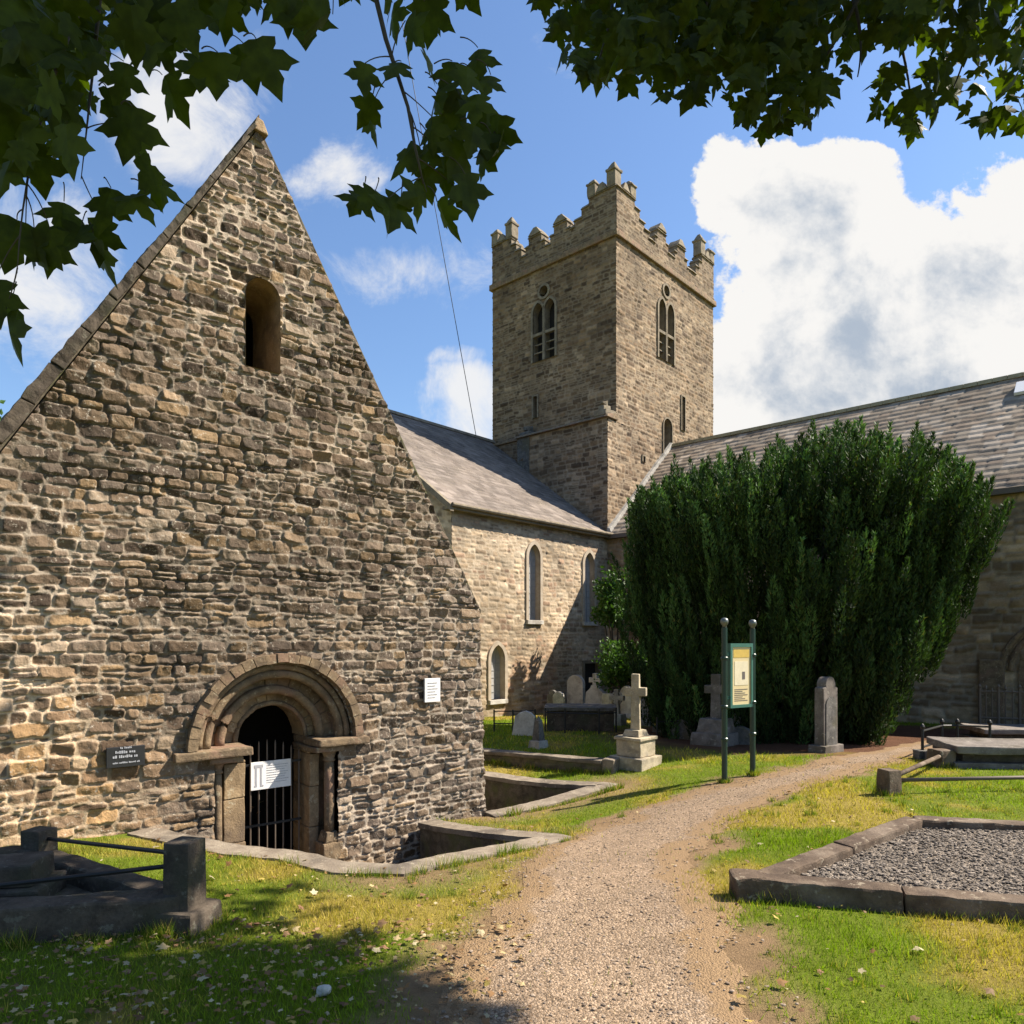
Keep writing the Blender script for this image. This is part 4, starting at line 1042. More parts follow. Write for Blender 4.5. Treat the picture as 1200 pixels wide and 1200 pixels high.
headstone(753, 850, .36, .5, 'round', M['hs_grey'], 'short grey round headstone half hidden behind the stone cross', .12, True, FRONT)
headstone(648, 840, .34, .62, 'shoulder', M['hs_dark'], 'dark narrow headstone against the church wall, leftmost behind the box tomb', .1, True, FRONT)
headstone(744, 838, .34, .72, 'round', M['hs_grey'], 'grey round headstone directly behind the shaft of the stone cross', .1, True, FRONT)
headstone(655, 842, .34, .6, 'round', M['hs_grey'], 'small grey round headstone at the left end of the box tomb', .1, True, FRONT)
headstone(712, 842, .30, .55, 'flat', M['hs_grey'], 'short square grey headstone right behind the ringed cross', .1, True, FRONT)
headstone(759, 834, .38, .8, 'point', M['hs_grey'], 'grey pointed headstone far back between the stone cross and the yew', .1, True, FRONT)
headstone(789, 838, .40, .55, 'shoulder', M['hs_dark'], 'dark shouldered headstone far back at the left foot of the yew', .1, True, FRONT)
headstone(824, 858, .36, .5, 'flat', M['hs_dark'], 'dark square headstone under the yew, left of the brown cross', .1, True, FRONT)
headstone(858, 868, .34, .42, 'point', M['hs_grey'], 'small grey pointed headstone between the two sign posts', .1, True, FRONT)
# ringed cross
x, y, z = G(723, 850); f = rot_frame(x, y, z - .03, FRONT)
root = empty('ringed_cross', (x, y, z), 0, 'small ringed stone cross on a block, left of the tall stone cross', 'memorial cross', 'headstones in the churchyard')
MB(f).box(-.2, .2, -.16, .16, 0, .3, .03, .03).build('plinth', M['limestone'], root, bevel=.012, rough=.01, cuts=2)
MB(f).prism([(-.075, .3), (.075, .3), (.055, .62), (.19, .62), (.19, .74), (.055, .74), (.055, .88), (-.055, .88), (-.055, .74), (-.19, .74), (-.19, .62), (-.055, .62)], -.05, .05).build('cross', M['limestone'], root, bevel=.008, rough=.004, cuts=1)
MB(f).tube([(.135 * math.cos(t), 0, .68 + .135 * math.sin(t)) for t in (2 * math.pi * k / 20 for k in range(21))], .025, 6, False).build('ring', M['limestone'], root)
# tall stone cross on a stepped base
x, y, z = G(745, 898); f = rot_frame(x, y, z - .03, CHA); k_ = y / F
root = empty('stone_cross', (x, y, z), 0, 'tall pale Latin stone cross on a stepped pedestal beside the kerb', 'memorial cross')
b1 = 44 * k_ / 2
MB(f).box(-b1 * 1.0, b1 * 1.0, -b1, b1, -.12, .198, .0, .0).build('pedestal', M['limestone'], root, bevel=.012, rough=.012, cuts=2)
MB(f).box(-b1 * .74, b1 * .74, -b1 * .74, b1 * .74, .20, .45, .0, .0).build('pedestal', M['limestone'], root, bevel=.012, rough=.010, cuts=2)
MB(f).box(-b1 * .84, b1 * .84, -b1 * .84, b1 * .84, .452, .50, .0, .0).build('pedestal', M['limestone'], root, bevel=.012, rough=.008, cuts=2)
MB(f).box(-b1 * .52, b1 * .52, -b1 * .52, b1 * .52, .502, .60, .03, .03).build('pedestal', M['limestone'], root, bevel=.012, rough=.008, cuts=2)
f3 = rot_frame(x, y, z - .03, math.radians(-18))
MB(f3).prism([(-.075, .54), (.075, .54), (.06, 1.12), (.165, 1.12), (.165, 1.25), (.06, 1.25), (.06, 1.46), (-.06, 1.46), (-.06, 1.25), (-.165, 1.25), (-.165, 1.12), (-.06, 1.12)], -.065, .065).build('cross', M['limestone'], root, bevel=.012, rough=.005, cuts=2)
# brown cross behind the sign
x, y, z = G(839, 872); f = rot_frame(x, y, z - .03, CHA)
root = empty('stone_cross', (x, y, z), 0, 'shaded brown stone cross on a rugged base right behind the green sign', 'memorial cross')
MB(f).box(-.36, .36, -.36, .36, -.1, .25, .04, .04).box(-.26, .26, -.26, .26, .24, .5, .04, .04).build('pedestal', M['ledger'], root, bevel=.02, rough=.02, cuts=2)
f3 = rot_frame(x, y, z - .03, math.radians(-25))
MB(f3).prism([(-.09, .48), (.09, .48), (.08, .95), (.2, .95), (.2, 1.1), (.08, 1.1), (.08, 1.3), (-.08, 1.3), (-.08, 1.1), (-.2, 1.1), (-.2, .95), (-.08, .95)], -.07, .07).build('cross', M['ledger'], root, bevel=.012, rough=.006, cuts=2)
# obelisk
x, y, z = G(631, 876); f = rot_frame(x, y, z - .03, CHA)
root = empty('obelisk', (x, y, z), 0, 'little dark grey obelisk memorial on the low kerb wall', 'memorial')
MB(f).box(-.15, .15, -.15, .15, -.05, .16, .03, .03).build('plinth', M['hs_grey'], root, bevel=.01, rough=.008, cuts=2)
MB(f).box(-.085, .085, -.085, .085, .15, .52, .035, .035).box(-.05, .05, -.05, .05, .519, .60, .048, .048).build('shaft', M['hs_dark'], root, bevel=.006, rough=.004, cuts=2)
# low kerb wall of the plot behind the chapel
x0, y0, z0 = G(570, 894); x1, y1, z1 = G(716, 906); KERB = ((x0, y0), (x1, y1))
d = np.array([x1 - x0, y1 - y0]); Lk = np.linalg.norm(d); d /= Lk; ang = math.atan2(d[1], d[0])
f = rot_frame(x0, y0, z0 - .1, ang)
root = empty('grave_kerb', (x0, y0, z0), ang, 'low mossy stone kerb with rough capstones between the chapel corner and the stone cross', 'grave kerb')
MB(f).box(-.5, Lk - .10, 0, .22, -.1, .24).build('kerb', M['retain'], root, bevel=.02, rough=.02, cuts=3)
MB(f).box(-.5, Lk - .14, -.03, .25, .24, .30).build('coping', M['coping'], root, bevel=.015, rough=.015, cuts=3)
MB(f).box(Lk - .13, Lk + .06, -.04, .26, -.1, .33).build('corner_block', M['coping'], root, bevel=.015, rough=.015, cuts=2)
MB(f).box(Lk - .06, Lk + .06, .27, 2.2, -.1, .20).build('kerb', M['coping'], root, bevel=.015, rough=.015, cuts=2)
# table tomb with iron rails
x, y, z = G(680, 857); f = rot_frame(x, y, z - .02, math.radians(-6))
root = empty('table_tomb', (x, y, z), 0, 'dark box tomb with flat lid near the church wall', 'tomb')
MB(f).box(-.72, .72, 0, .8, 0, .46).build('chest', M['black_stone'], root, bevel=.015, rough=.012, cuts=2)
MB(f).box(-.78, .78, -.06, .86, .46, .54).build('lid', M['hs_dark'], root, bevel=.015, rough=.012, cuts=2)
def iron_rail(pts, hgt, label, nrail=2, mat='iron', name='iron_railing', bar=0, ball=False, cat='railing', r_=.018, stub=None):
    root = empty(name, pts[0], 0, label, cat)
    for p_ in pts:
        mb = MB(); mb.tube([(p_[0], p_[1], p_[2] - .08), (p_[0], p_[1], p_[2] + hgt)], r_, 8)
        if ball: mb.lathe(p_[0], p_[1], [(.008, p_[2] + hgt - .01), (.03, p_[2] + hgt + .01), (.036, p_[2] + hgt + .04), (.02, p_[2] + hgt + .07), (.004, p_[2] + hgt + .085)], 10)
        mb.build('post', M[mat], root)
        if stub: MB().box(p_[0] - stub, p_[0] + stub, p_[1] - stub, p_[1] + stub, p_[2] - .1, p_[2] + .13).build('stone_block', M['hs_dark'], root, bevel=.012, rough=.01, cuts=2)
    for a, c in zip(pts, pts[1:]):
        for k in range(nrail):
            fz = hgt * (.93 - .55 * k / max(1, nrail - 1)) if nrail > 1 else hgt * .8
            MB().tube([(a[0], a[1], a[2] + fz), (c[0], c[1], c[2] + fz)], r_ * .75, 6).build('rail', M[mat], root)
        if bar:
            n = int(math.hypot(c[0] - a[0], c[1] - a[1]) / bar)
            for k in range(1, n):
                t = k / n; q_ = [a[i] + (c[i] - a[i]) * t for i in range(3)]; hh = hgt * (1.02 + .06 * (k % 2))
                MB().tube([(q_[0], q_[1], q_[2] + .05), (q_[0], q_[1], q_[2] + hh - .10), (q_[0], q_[1], q_[2] + hh - .08), (q_[0], q_[1], q_[2] + hh)], [r_ * .5, r_ * .5, r_ * 1.1, .002], 6).build('bar', M[mat], root)
    return root
iron_rail([G(579, 858), G(601, 858), G(627, 857)], .48, 'low black iron rail between the chapel corner and the white leaning headstone')
iron_rail([G(639, 858), G(662, 859), G(702, 860), G(722, 858)], .52, 'low black iron rail running in front of the box tomb', 1)
iron_rail([G(770, 866), G(792, 866), G(815, 866)], .42, 'low dark iron rail in the shade between the stone cross and the sign', 1)
# plot on the right: stone posts with pipe rails
root = empty('grave_railing', G(1042, 931), 0, 'low pipe railing on square stone posts beside the gravel path', 'grave railing')
p1 = G(1042, 931); p2 = G(1103, 899)
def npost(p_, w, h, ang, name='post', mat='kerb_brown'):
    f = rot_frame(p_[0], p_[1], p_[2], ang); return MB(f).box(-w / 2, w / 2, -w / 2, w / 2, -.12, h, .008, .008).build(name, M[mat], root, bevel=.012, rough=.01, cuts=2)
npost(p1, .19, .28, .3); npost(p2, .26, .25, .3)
p3 = G(1330, 925)
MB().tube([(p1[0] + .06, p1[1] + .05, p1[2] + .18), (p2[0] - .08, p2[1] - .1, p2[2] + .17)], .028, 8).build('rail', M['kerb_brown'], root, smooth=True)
MB().tube([(p1[0] + .08, p1[1], p1[2] + .16), (p3[0], p3[1], p3[2] + .16)], .022, 8).build('rail', M['rustiron'], root, smooth=True)
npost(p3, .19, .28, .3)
# ledger tombs
for (px, py, L_, hh, wd, lab) in ((1118, 901, 2.6, .34, 1.0, 'flat grey ledger tomb with thick slab, behind the pipe railing'), (1150, 872, 2.2, .30, .9, 'flat weathered ledger tomb beside the tall iron fence')):
    p_ = G(px, py); f = rot_frame(p_[0], p_[1], p_[2] - .03, math.radians(-8))
    root = empty('ledger_tomb', p_, 0, lab, 'tomb')
    MB(f).box(0.02, L_, 0, wd, -.1, hh * .34).build('base', M['ledger'], root, bevel=.015, rough=.012, cuts=3)
    MB(f).box(.16, L_ - .1, .12, wd - .1, hh * .34, hh * .70).build('chest', M['black_stone'], root, bevel=.01, rough=.01, cuts=2)
    MB(f).box(.04, L_ + .02, -.02, wd + .02, hh * .70, hh).build('slab', M['ledger'], root, bevel=.02, rough=.015, cuts=3)
pt = [G(1081, 889), G(1104, 880), G(1122, 880), G(1160, 882)]
iron_rail(pt, .45, 'short iron posts with ball tops and rails on stone blocks near the yew', 2, 'iron', 'iron_railing', 0, True, r_=.022, stub=.10)
fp = [G(1148, 862), G(1170, 863), G(1195, 864), G(1235, 866)]
iron_rail(fp, .96, 'tall dark spear topped iron fence at the right before the church wall', 2, 'rustiron', 'iron_fence', .10, True, 'fence', .030)
# gravel plot
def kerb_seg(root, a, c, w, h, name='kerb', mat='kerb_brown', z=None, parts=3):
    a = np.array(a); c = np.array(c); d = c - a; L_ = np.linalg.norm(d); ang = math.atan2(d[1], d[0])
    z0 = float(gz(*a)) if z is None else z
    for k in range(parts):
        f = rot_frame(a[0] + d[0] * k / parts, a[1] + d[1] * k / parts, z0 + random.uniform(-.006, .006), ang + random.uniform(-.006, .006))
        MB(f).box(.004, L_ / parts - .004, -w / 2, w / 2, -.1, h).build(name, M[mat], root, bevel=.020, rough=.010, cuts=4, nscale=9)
root = empty('gravel_grave', (GP[0][0], GP[0][1], 0), 0, 'large grave plot of dark gravel inside a low brown stone kerb, right of the path', 'grave')
def inset(poly, w):
    c = np.mean(poly, axis=0); return [tuple(np.array(p_) + (c - np.array(p_)) / np.linalg.norm(c - np.array(p_)) * w) for p_ in poly]
gi = inset(GP, .08)
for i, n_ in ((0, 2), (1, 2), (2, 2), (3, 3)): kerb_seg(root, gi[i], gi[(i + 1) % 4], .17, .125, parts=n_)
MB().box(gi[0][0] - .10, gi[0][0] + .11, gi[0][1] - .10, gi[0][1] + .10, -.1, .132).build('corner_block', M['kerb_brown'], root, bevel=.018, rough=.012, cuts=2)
hx = np.arange(1.3, 6.6, .03); hy = np.arange(3.9, 6.8, .03); X, Y = np.meshgrid(hx, hy)
ins = inpoly(X, Y, inset(GP, .1)); keep = ins[:-1, :-1] & ins[1:, 1:] & ins[1:, :-1] & ins[:-1, 1:]
q = grid_faces(len(hx), len(hy), keep); Zg = gz(X, Y) + .055 + .03 * (fbm(X * 2, Y * 2, 9, 3) - .5) + .02 * (vnoise(X * 22, Y * 22, 5) - .5)
P = np.stack([X, Y, Zg], -1).reshape(-1, 3); used = np.zeros(len(P), bool); used[q.ravel()] = True; mp = np.cumsum(used) - 1
np_mesh('gravel', P[used], mp[q], M['gravel'], root)
# pebbles scattered over the gravel
def pebbles(name, pts, size, mat, parent, c1, c2, flat=.6, kind=None):
    ico = bmesh.new(); bmesh.ops.create_icosphere(ico, subdivisions=1, radius=1); bv = np.array([v.co[:] for v in ico.verts]); bf = np.array([[v.index for v in f.verts] for f in ico.faces]); ico.free()
    n = len(pts); s_ = size * rng.uniform(.5, 1.4, (n, 1, 1)) * np.stack([rng.uniform(.7, 1.3, n), rng.uniform(.7, 1.3, n), np.full(n, flat)], -1)[:, None, :]
    a = rng.uniform(0, 6.28, n); V = bv[None] * (1 + rng.uniform(-.22, .22, (n, len(bv), 1))) * s_
    R_ = np.stack([np.stack([np.cos(a), -np.sin(a)], -1), np.stack([np.sin(a), np.cos(a)], -1)], -2)
    V[..., :2] = np.einsum('nij,nkj->nki', R_, V[..., :2]); V = V + pts[:, None, :]
    Fc = (bf[None] + (np.arange(n) * len(bv))[:, None, None]).reshape(-1, 3)
    t = rng.random((n, 1)); C = np.array(c1) * (1 - t) + np.array(c2) * t
    return np_mesh(name, V.reshape(-1, 3), Fc, mat, parent, np.repeat(C, len(bv), 0), False)
M['pebble'] = attr_stone('pebble', 120, 3, .6, .3, .003)
n = 15000; px_ = rng.uniform(1.3, 6.4, n); py_ = rng.uniform(3.9, 6.7, n); k = inpoly(px_, py_, inset(GP, .17)); px_, py_ = px_[k], py_[k]
pz_ = gz(px_, py_) + .062 + .03 * (fbm(px_ * 2, py_ * 2, 9, 3) - .5)
tag(pebbles('loose_pebbles', np.stack([px_, py_, pz_], -1), .0115, M['pebble'], root, (.09, .074, .06), (.36, .30, .24)), kind='stuff')
n = 16000; px_ = rng.uniform(-1, 7, n); py_ = 2.2 + 9 * rng.random(n) ** 1.4; sd0 = path_sd(px_, py_); k = sd0 < .25 - .5 * rng.random(n) ; px_, py_ = px_[k], py_[k]
tag(pebbles('path_pebbles', np.stack([px_, py_, gz(px_, py_) + .014], -1), .0085, M['pebble'], None, (.19, .138, .095), (.44, .34, .25), .55), 'small loose stones strewn over the gravel path', 'pebbles', None, 'stuff')

# dark grave at the left with square posts and rails
pp = G(212, 1090); pb = at(46, 1030, 5.25)
root = empty('railed_grave', (pp[0], pp[1], pp[2]), 0, 'blackened stone grave with square corner posts and iron bars at lower left', 'grave')
P1 = np.array([pp[0] - .0, pp[1] + .05]); P2 = np.array([pb[0], pb[1]]); P3 = np.array([P1[0] - 2.9, P1[1] - .62]) ; P4 = P2 + (P3 - P1)
kerb_seg(root, P1, P2, .17, .17, mat='black_stone', parts=1, z=0.0)
kerb_seg(root, P1, P3, .20, .20, mat='black_stone', parts=2, z=0.0)
kerb_seg(root, P2, P4, .18, .20, mat='black_stone', parts=2, z=0.0)
def sq(p_, w, h, ang, bw, bh):
    f = rot_frame(p_[0], p_[1], 0, ang)
    o_ = MB(f).box(-w / 2, w / 2, -w / 2, w / 2, -.05, h, .004, .004).build('post', M['black_stone'], root, bevel=.008, rough=.004, cuts=2)
    if bw: MB(f).box(-bw / 2, bw / 2, -bw / 2, bw / 2, -.15, bh, .01, .01).build('footing', M['black_stone'], o_, bevel=.02, rough=.01, cuts=2)
sq(P1, .175, .50, math.radians(-13), .32, .11); sq(P2, .17, .33, math.radians(-13), 0, 0); sq(P3, .215, .5, 0, .36, .11)
MB().tube([(P1[0] - .05, P1[1], .42), (P2[0] + .05, P2[1], .26)], .014, 8).build('rail', M['iron'], root)
MB().tube([(P1[0] - .05, P1[1], .35), ((P1[0] + P3[0]) / 2, (P1[1] + P3[1]) / 2 + .0, .27), (P3[0], P3[1], .30)], .014, 8).build('rail', M['iron'], root)
f = rot_frame(P1[0] - .95, P1[1] + .10, 0, math.radians(190))
MB(f).box(0, 2.2, -.42, .0, -.05, .16).build('base_slab', M['black_stone'], root, bevel=.02, rough=.01, cuts=3)
f = rot_frame(P1[0] - 1.02, P1[1] + .14, 0, math.radians(190))
MB(f).box(0, 2.1, -.34, -.02, .16, .30).build('ledger', M['black_stone'], root, bevel=.02, rough=.01, cuts=3)
quad = [P1, P2, P4, P3]
mb = MB(); mb.poly([(p_[0], p_[1], .05) for p_ in quad]); mb.build('soil', M['retain'], root)

# ------------------------------------------------------------------ information sign
pL = G(849, 917); pRr = G(882, 909)
root = empty('information_sign', pL, 0, 'green two post information sign with a cream panel standing on the grass', 'sign')
def zat(py, d): return EYE + (HZ - py) / F * d
for p_, topy in ((pL, 724), (pRr, 726)):
    zt = zat(topy, p_[1])
    mb = MB(); mb.tube([(p_[0], p_[1], p_[2] - .2), (p_[0], p_[1], zt - .13)], .038, 14)
    for zz in (.55, .98, 1.62): mb.lathe(p_[0], p_[1], [(.04, p_[2] + zz), (.05, p_[2] + zz + .01), (.05, p_[2] + zz + .035), (.04, p_[2] + zz + .045)], 14)
    po = mb.build('post', M['green'], root, smooth=False)
    MB().lathe(p_[0], p_[1], [(.03, zt - .13), (.03, zt - .10), (.045, zt - .085), (.055, zt - .05), (.045, zt - .015), (.02, zt), (.003, zt + .003)], 14).build('ball_cap', M['steelcap'], po, smooth=True)
a = np.array(pL[:2]); c = np.array(pRr[:2]); d = (c - a); 
d = d / np.linalg.norm(d)
fs = lambda u, n, z_: (a[0] + d[0] * u + d[1] * n, a[1] + d[1] * u - d[0] * n, z_)
Ls_ = np.linalg.norm(c - a); z0 = zat(829, a[1] + .15); z1 = zat(754, a[1] + .15)
u0, u1 = .085, Ls_ - .02
mb = MB(fs); mb.box(u0, u1, -.03, .03, z1 - .05, z1).box(u0, u1, -.03, .03, z0, z0 + .04).box(u0, u0 + .04, -.03, .03, z0 + .04, z1 - .05).box(u1 - .04, u1, -.03, .03, z0 + .04, z1 - .05)
mb.box(u0 - .06, u0, -.012, .012, z0 + .12, z0 + .16).box(u0 - .06, u0, -.012, .012, z1 - .16, z1 - .12).build('frame', M['greenlight'], root)
pn = MB(fs).box(u0 + .038, u1 - .038, -.015, .015, z0 + .035, z1 - .045).build('panel', M['cream'], root)
w = u1 - u0 - .08; ua = u0 + .04
mb = MB(fs); mb.box(ua + .03, ua + w - .03, .015, .018, z1 - .19, z1 - .08); mb.build('heading', M['yellow'], pn)
mb = MB(fs); mb.box(ua + .05, ua + w - .05, .015, .018, z0 + .30, z1 - .24); mb.build('map', M['palerprint'], pn)
mb = MB(fs)
for k in range(7): mb.box(ua + .05, ua + w - .06 - .05 * (k % 3), .0152, .018, z0 + .09 + .025 * k, z0 + .098 + .025 * k)
mb.box(ua + .2, ua + .25, .0182, .021, z0 + .38, z0 + .48); mb.build('lettering', M['ink'], pn)

# ------------------------------------------------------------------ plants
def leaf_shape():
    """five lobed leaf in x (across), y (tip), from the petiole at the origin; unit length"""
    half = [(0, 0), (.14, -.03), (.37, .02), (.33, .14), (.25, .21), (.42, .25), (.50, .37), (.65, .50), (.47, .52), (.36, .60), (.20, .55), (.23, .70), (.15, .80), (0, 1.06)]
    pts = half + [(-x, y) for x, y in half[-2:0:-1]]
    P = [(0, .38, .0)] + [(x, y, -.22 * abs(x) + -.16 * (y - .4) ** 2) for x, y in pts]
    n = len(pts); Fc = [(0, 1 + i, 1 + (i + 1) % n) for i in range(n)]
    return np.array(P), np.array(Fc)
LV, LF = leaf_shape()
def leaves(name, pos, size, tipdir, nrm, mat, parent, color=None, smooth=False, V0=None, F0=None):
    V0 = LV if V0 is None else V0; F0 = LF if F0 is None else F0
    t = tipdir / np.linalg.norm(tipdir, axis=1, keepdims=True)
    s_ = np.cross(t, nrm); s_ /= np.linalg.norm(s_, axis=1, keepdims=True) + 1e-9
    nn = np.cross(s_, t)
    n = len(pos)
    curl = rng.uniform(-.3, 2.6, (n, 1, 1))
    if len(V0) > 10: V0 = V0[None] * np.stack([rng.uniform(.78, 1.15, n), np.ones(n), np.ones(n)], -1)[:, None]; V0 = V0 + np.stack([rng.uniform(-.12, .12, (n, 1)) * V0[..., 1] ** 2, 0 * V0[..., 0], 0 * V0[..., 0]], -1)
    else: V0 = np.repeat(V0[None], n, 0)
    V = (V0[:, :, 0:1] * s_[:, None] + V0[:, :, 1:2] * t[:, None] + V0[:, :, 2:3] * curl * nn[:, None]) * np.asarray(size).reshape(-1, 1, 1) + pos[:, None]
    Fc = (F0[None] + (np.arange(n) * V0.shape[1])[:, None, None]).reshape(-1, F0.shape[1])
    C = None if color is None else np.repeat(color, V0.shape[1], 0)
    return np_mesh(name, V.reshape(-1, 3), Fc, mat, parent, C, smooth)
def in_region(poly, n):
    p_ = np.array(poly, float); out = np.empty((0, 2))
    while len(out) < n:
        c = rng.uniform(p_.min(0), p_.max(0), (n * 2, 2)); out = np.vstack([out, c[inpoly(c[:, 0], c[:, 1], [tuple(q_) for q_ in p_])]])
    return out[:n]
def pts3(xy, d0, d1):
    d = rng.uniform(d0, d1, len(xy)); return np.stack([(xy[:, 0] - 600) / F * d, d, EYE + (HZ - xy[:, 1]) / F * d], -1)
def hang(n, down=1.0, spread=.6):
    return np.stack([rng.normal(0, spread, n), rng.normal(0, spread, n), -down + rng.normal(0, spread * .5, n)], -1)
def facing(n): return np.stack([rng.normal(0, .5, n), -1 + rng.normal(0, .6, n), rng.normal(-.4, .6, n)], -1)
def bezier(a, b_, c, n=12): 
    a, b_, c = map(np.array, (a, b_, c)); return [tuple((1 - t) ** 2 * a + 2 * t * (1 - t) * b_ + t * t * c) for t in np.linspace(0, 1, n)]

# left sycamore: trunk behind the viewer, boughs reaching into the top of the view
tree = empty('sycamore_tree', (-3.6, -1.4, 0), 0, 'sycamore with large dark leaves and a dangling twig, hanging into the upper left', 'tree')
mb = MB(); mb.tube([(-3.6, -1.4, -.2), (-3.55, -1.3, 1.2), (-3.4, -1.1, 3.2), (-3.1, -.8, 5.2), (-2.8, -.4, 7.2)], [.34, .27, .23, .17, .08], 12); mb.build('trunk', M['bark'], tree, smooth=True)
boughs = [bezier((-3.3, -.9, 3.6), (-2.4, 1.2, 4.9), at(120, -40, 2.6)), bezier((-3.2, -.9, 4.3), (-1.4, .8, 5.2), at(440, -90, 2.7)), bezier((-3.1, -.8, 4.7), (-1.0, .6, 5.4), at(330, -70, 2.9)),
          bezier(at(120, -40, 2.6), at(110, 80, 2.6), at(95, 210, 2.5)), bezier(at(120, -40, 2.6), at(30, 120, 2.3), at(20, 320, 2.2))]
mb = MB()
for b_ in boughs: mb.tube(b_, [.07 * (1 - .8 * k / 11) if b_[0][2] < 5 and b_[0][1] < 0 else .009 * (1 - .85 * k / 11) for k in range(12)], 7)
twig = [at(436, -90, 2.6), at(441, 0, 2.5), at(452, 45, 2.45), at(466, 88, 2.45), at(478, 125, 2.4), at(486, 170, 2.4), at(496, 215, 2.4)]
mb.tube(twig, [.011, .009, .008, .007, .006, .005, .003], 7); mb.build('branch', M['twig'], tree, smooth=True)
pos = []; siz = []
regs = [([(-40, -60), (200, -60), (150, 20), (120, 60), (95, 140), (60, 190), (-40, 200)], 205, 2.0, 3.2), ([(170, -60), (440, -60), (400, -25), (330, -5), (270, 20), (200, 40), (160, 30)], 48, 2.2, 3.0),
        ([(-40, -40), (110, -40), (100, 80), (-40, 130)], 160, 3.2, 4.2), ([(190, -80), (450, -80), (440, -30), (210, -10)], 55, 2.4, 3.2), ([(440, -60), (540, -60), (535, -5), (450, 0)], 10, 2.4, 2.9)]
for poly, n, d0, d1 in regs: pos.append(pts3(in_region(poly, n), d0, d1)); siz.append(rng.uniform(.07, .155, n))
single = [(125, 90), (150, 130), (165, 165), (185, 185), (120, 235), (95, 245), (60, 250), (110, 260), (40, 245), (15, 320), (5, 340), (155, 110), (190, 75), (235, 55), (255, 50), (285, 40), (300, 35), (355, -5), (390, 8), (130, 200), (170, 205), (20, 235), (75, 215), (-5, 300), (145, 60), (175, 30), (30, 290 - 40)]
pos.append(pts3(np.array(single, float) * [1, 1.06] + [0, 8], 2.2, 2.55)); siz.append(rng.uniform(.125, .17, len(single)))
tw = [(428, 62), (432, 112), (440, 100), (500, 60), (512, 85), (530, 60), (548, 65), (560, 45), (575, 75), (585, 120), (575, 140), (560, 160), (545, 150), (525, 130), (505, 120), (520, 165), (545, 185), (535, 200), (500, 205), (512, 215), (470, 210), (440, 203), (455, 212), (425, 205), (485, 150), (495, 175), (560, 95), (540, 100), (515, 105), (590, 150), (475, 15), (460, -5), (510, -15), (570, 115), (530, 90), (555, 130), (508, 150), (470, 60)]
pos.append(pts3(np.array(tw, float) * [1, 1.06] + [0, 8], 2.3, 2.65)); siz.append(rng.uniform(.105, .15, len(tw)))
pos = np.vstack(pos); siz = np.concatenate(siz); n = len(pos)
# canopy above and behind the view that keeps these leaves in shade
m_ = 2600; cpos = np.stack([rng.uniform(-5, 1.6, m_), rng.uniform(-3, 2.2, m_), rng.uniform(5.2, 8.2, m_)], -1); cpos = cpos[cpos[:, 2] > 1.7 + .95 * np.maximum(cpos[:, 1], 0) + 1.3]
allp = np.vstack([pos, cpos]); alls = np.concatenate([siz, rng.uniform(.13, .19, len(cpos))])
td = np.vstack([hang(n, 1.0, .42), hang(len(cpos), .5, .8)]); nd = np.vstack([facing(n), np.stack([rng.normal(0, .5, len(cpos)), rng.normal(0, .5, len(cpos)), np.ones(len(cpos))], -1)])
leaves('crown', allp, alls, td, nd, M['leaf'], tree)
def dense_pts(lines):
    out = []
    for ln_ in lines:
        for p_, q_ in zip(ln_, ln_[1:]): out += [np.array(p_) + (np.array(q_) - np.array(p_)) * k / 6 for k in range(6)]
    return np.array(out)
def petioles(parent, pos, lines, far=.5):
    T_ = dense_pts(lines); mb = MB()
    for p_ in pos:
        dd = np.linalg.norm(T_ - p_ - np.array([0, 0, .06]), axis=1); q_ = T_[max(0, min(len(T_) - 1, dd.argmin() + random.randint(-4, 4)))]; L_ = np.linalg.norm(q_ - p_)
        if L_ > far: q_ = p_ + (q_ - p_) / L_ * .05 + np.array([random.uniform(-.02, .02), 0, random.uniform(0, .03)])
        m_ = (p_ + q_) / 2 + np.array([random.uniform(-.015, .015), 0, .12 * min(L_, far)])
        mb.tube(bezier(tuple(p_), tuple(m_), tuple(q_), 6), [.0016, .0017, .0018, .002, .0022, .0024], 5, False)
    mb.build('leaf_stalk', M['twig'], parent)['kind'] = 'stuff'
petioles(tree, pos[-len(tw):], [twig], .17)
petioles(tree, pos[-len(tw) - len(single):-len(tw)], boughs, .22)

# right sycamore: trunk outside the view on the right, its shade falls over the left foreground
tree = empty('sycamore_tree', (8.6, 1.2, 0), 0, 'sycamore whose fringe of smaller leaves spreads along the upper right of the view', 'tree')
mb = MB(); mb.tube([(8.6, 1.2, -.2), (8.5, 1.2, 1.5), (8.3, 1.3, 4), (7.9, 1.6, 7), (7.3, 2, 10)], [.42, .33, .28, .2, .08], 12); mb.build('trunk', M['bark'], tree, smooth=True)
mb = MB()
for tgt, d in (((1180, 30), 5.5), ((1010, 30), 5.2), ((900, 60), 5.0), ((820, -10), 4.9), ((720, 20), 4.6), ((640, -20), 4.4), ((1080, 60), 5.4)):
    b_ = bezier((8.2, 1.4, 4.8), (6.0, 4.0, 8.2), at(tgt[0], tgt[1] - 60, d), 14); mb.tube(b_, [.10 * (1 - .88 * k / 13) for k in range(14)], 7)
for a, c in (((905, -10), (880, 150)), ((1010, -10), (915, 140)), ((1040, 0), (1070, 150)), ((720, -20), (690, 100)), ((830, -20), (800, 110)), ((1150, -20), (1110, 120)), ((1000, 0), (1005, 90))):
    mb.tube(bezier(at(*a, 5), at((a[0] + c[0]) / 2 + 12, (a[1] + c[1]) / 2, 5), at(*c, 5)), [.014 * (1 - .7 * k / 11) for k in range(12)], 6)
mb.build('branch', M['twig'], tree, smooth=True)
pos = []; siz = []
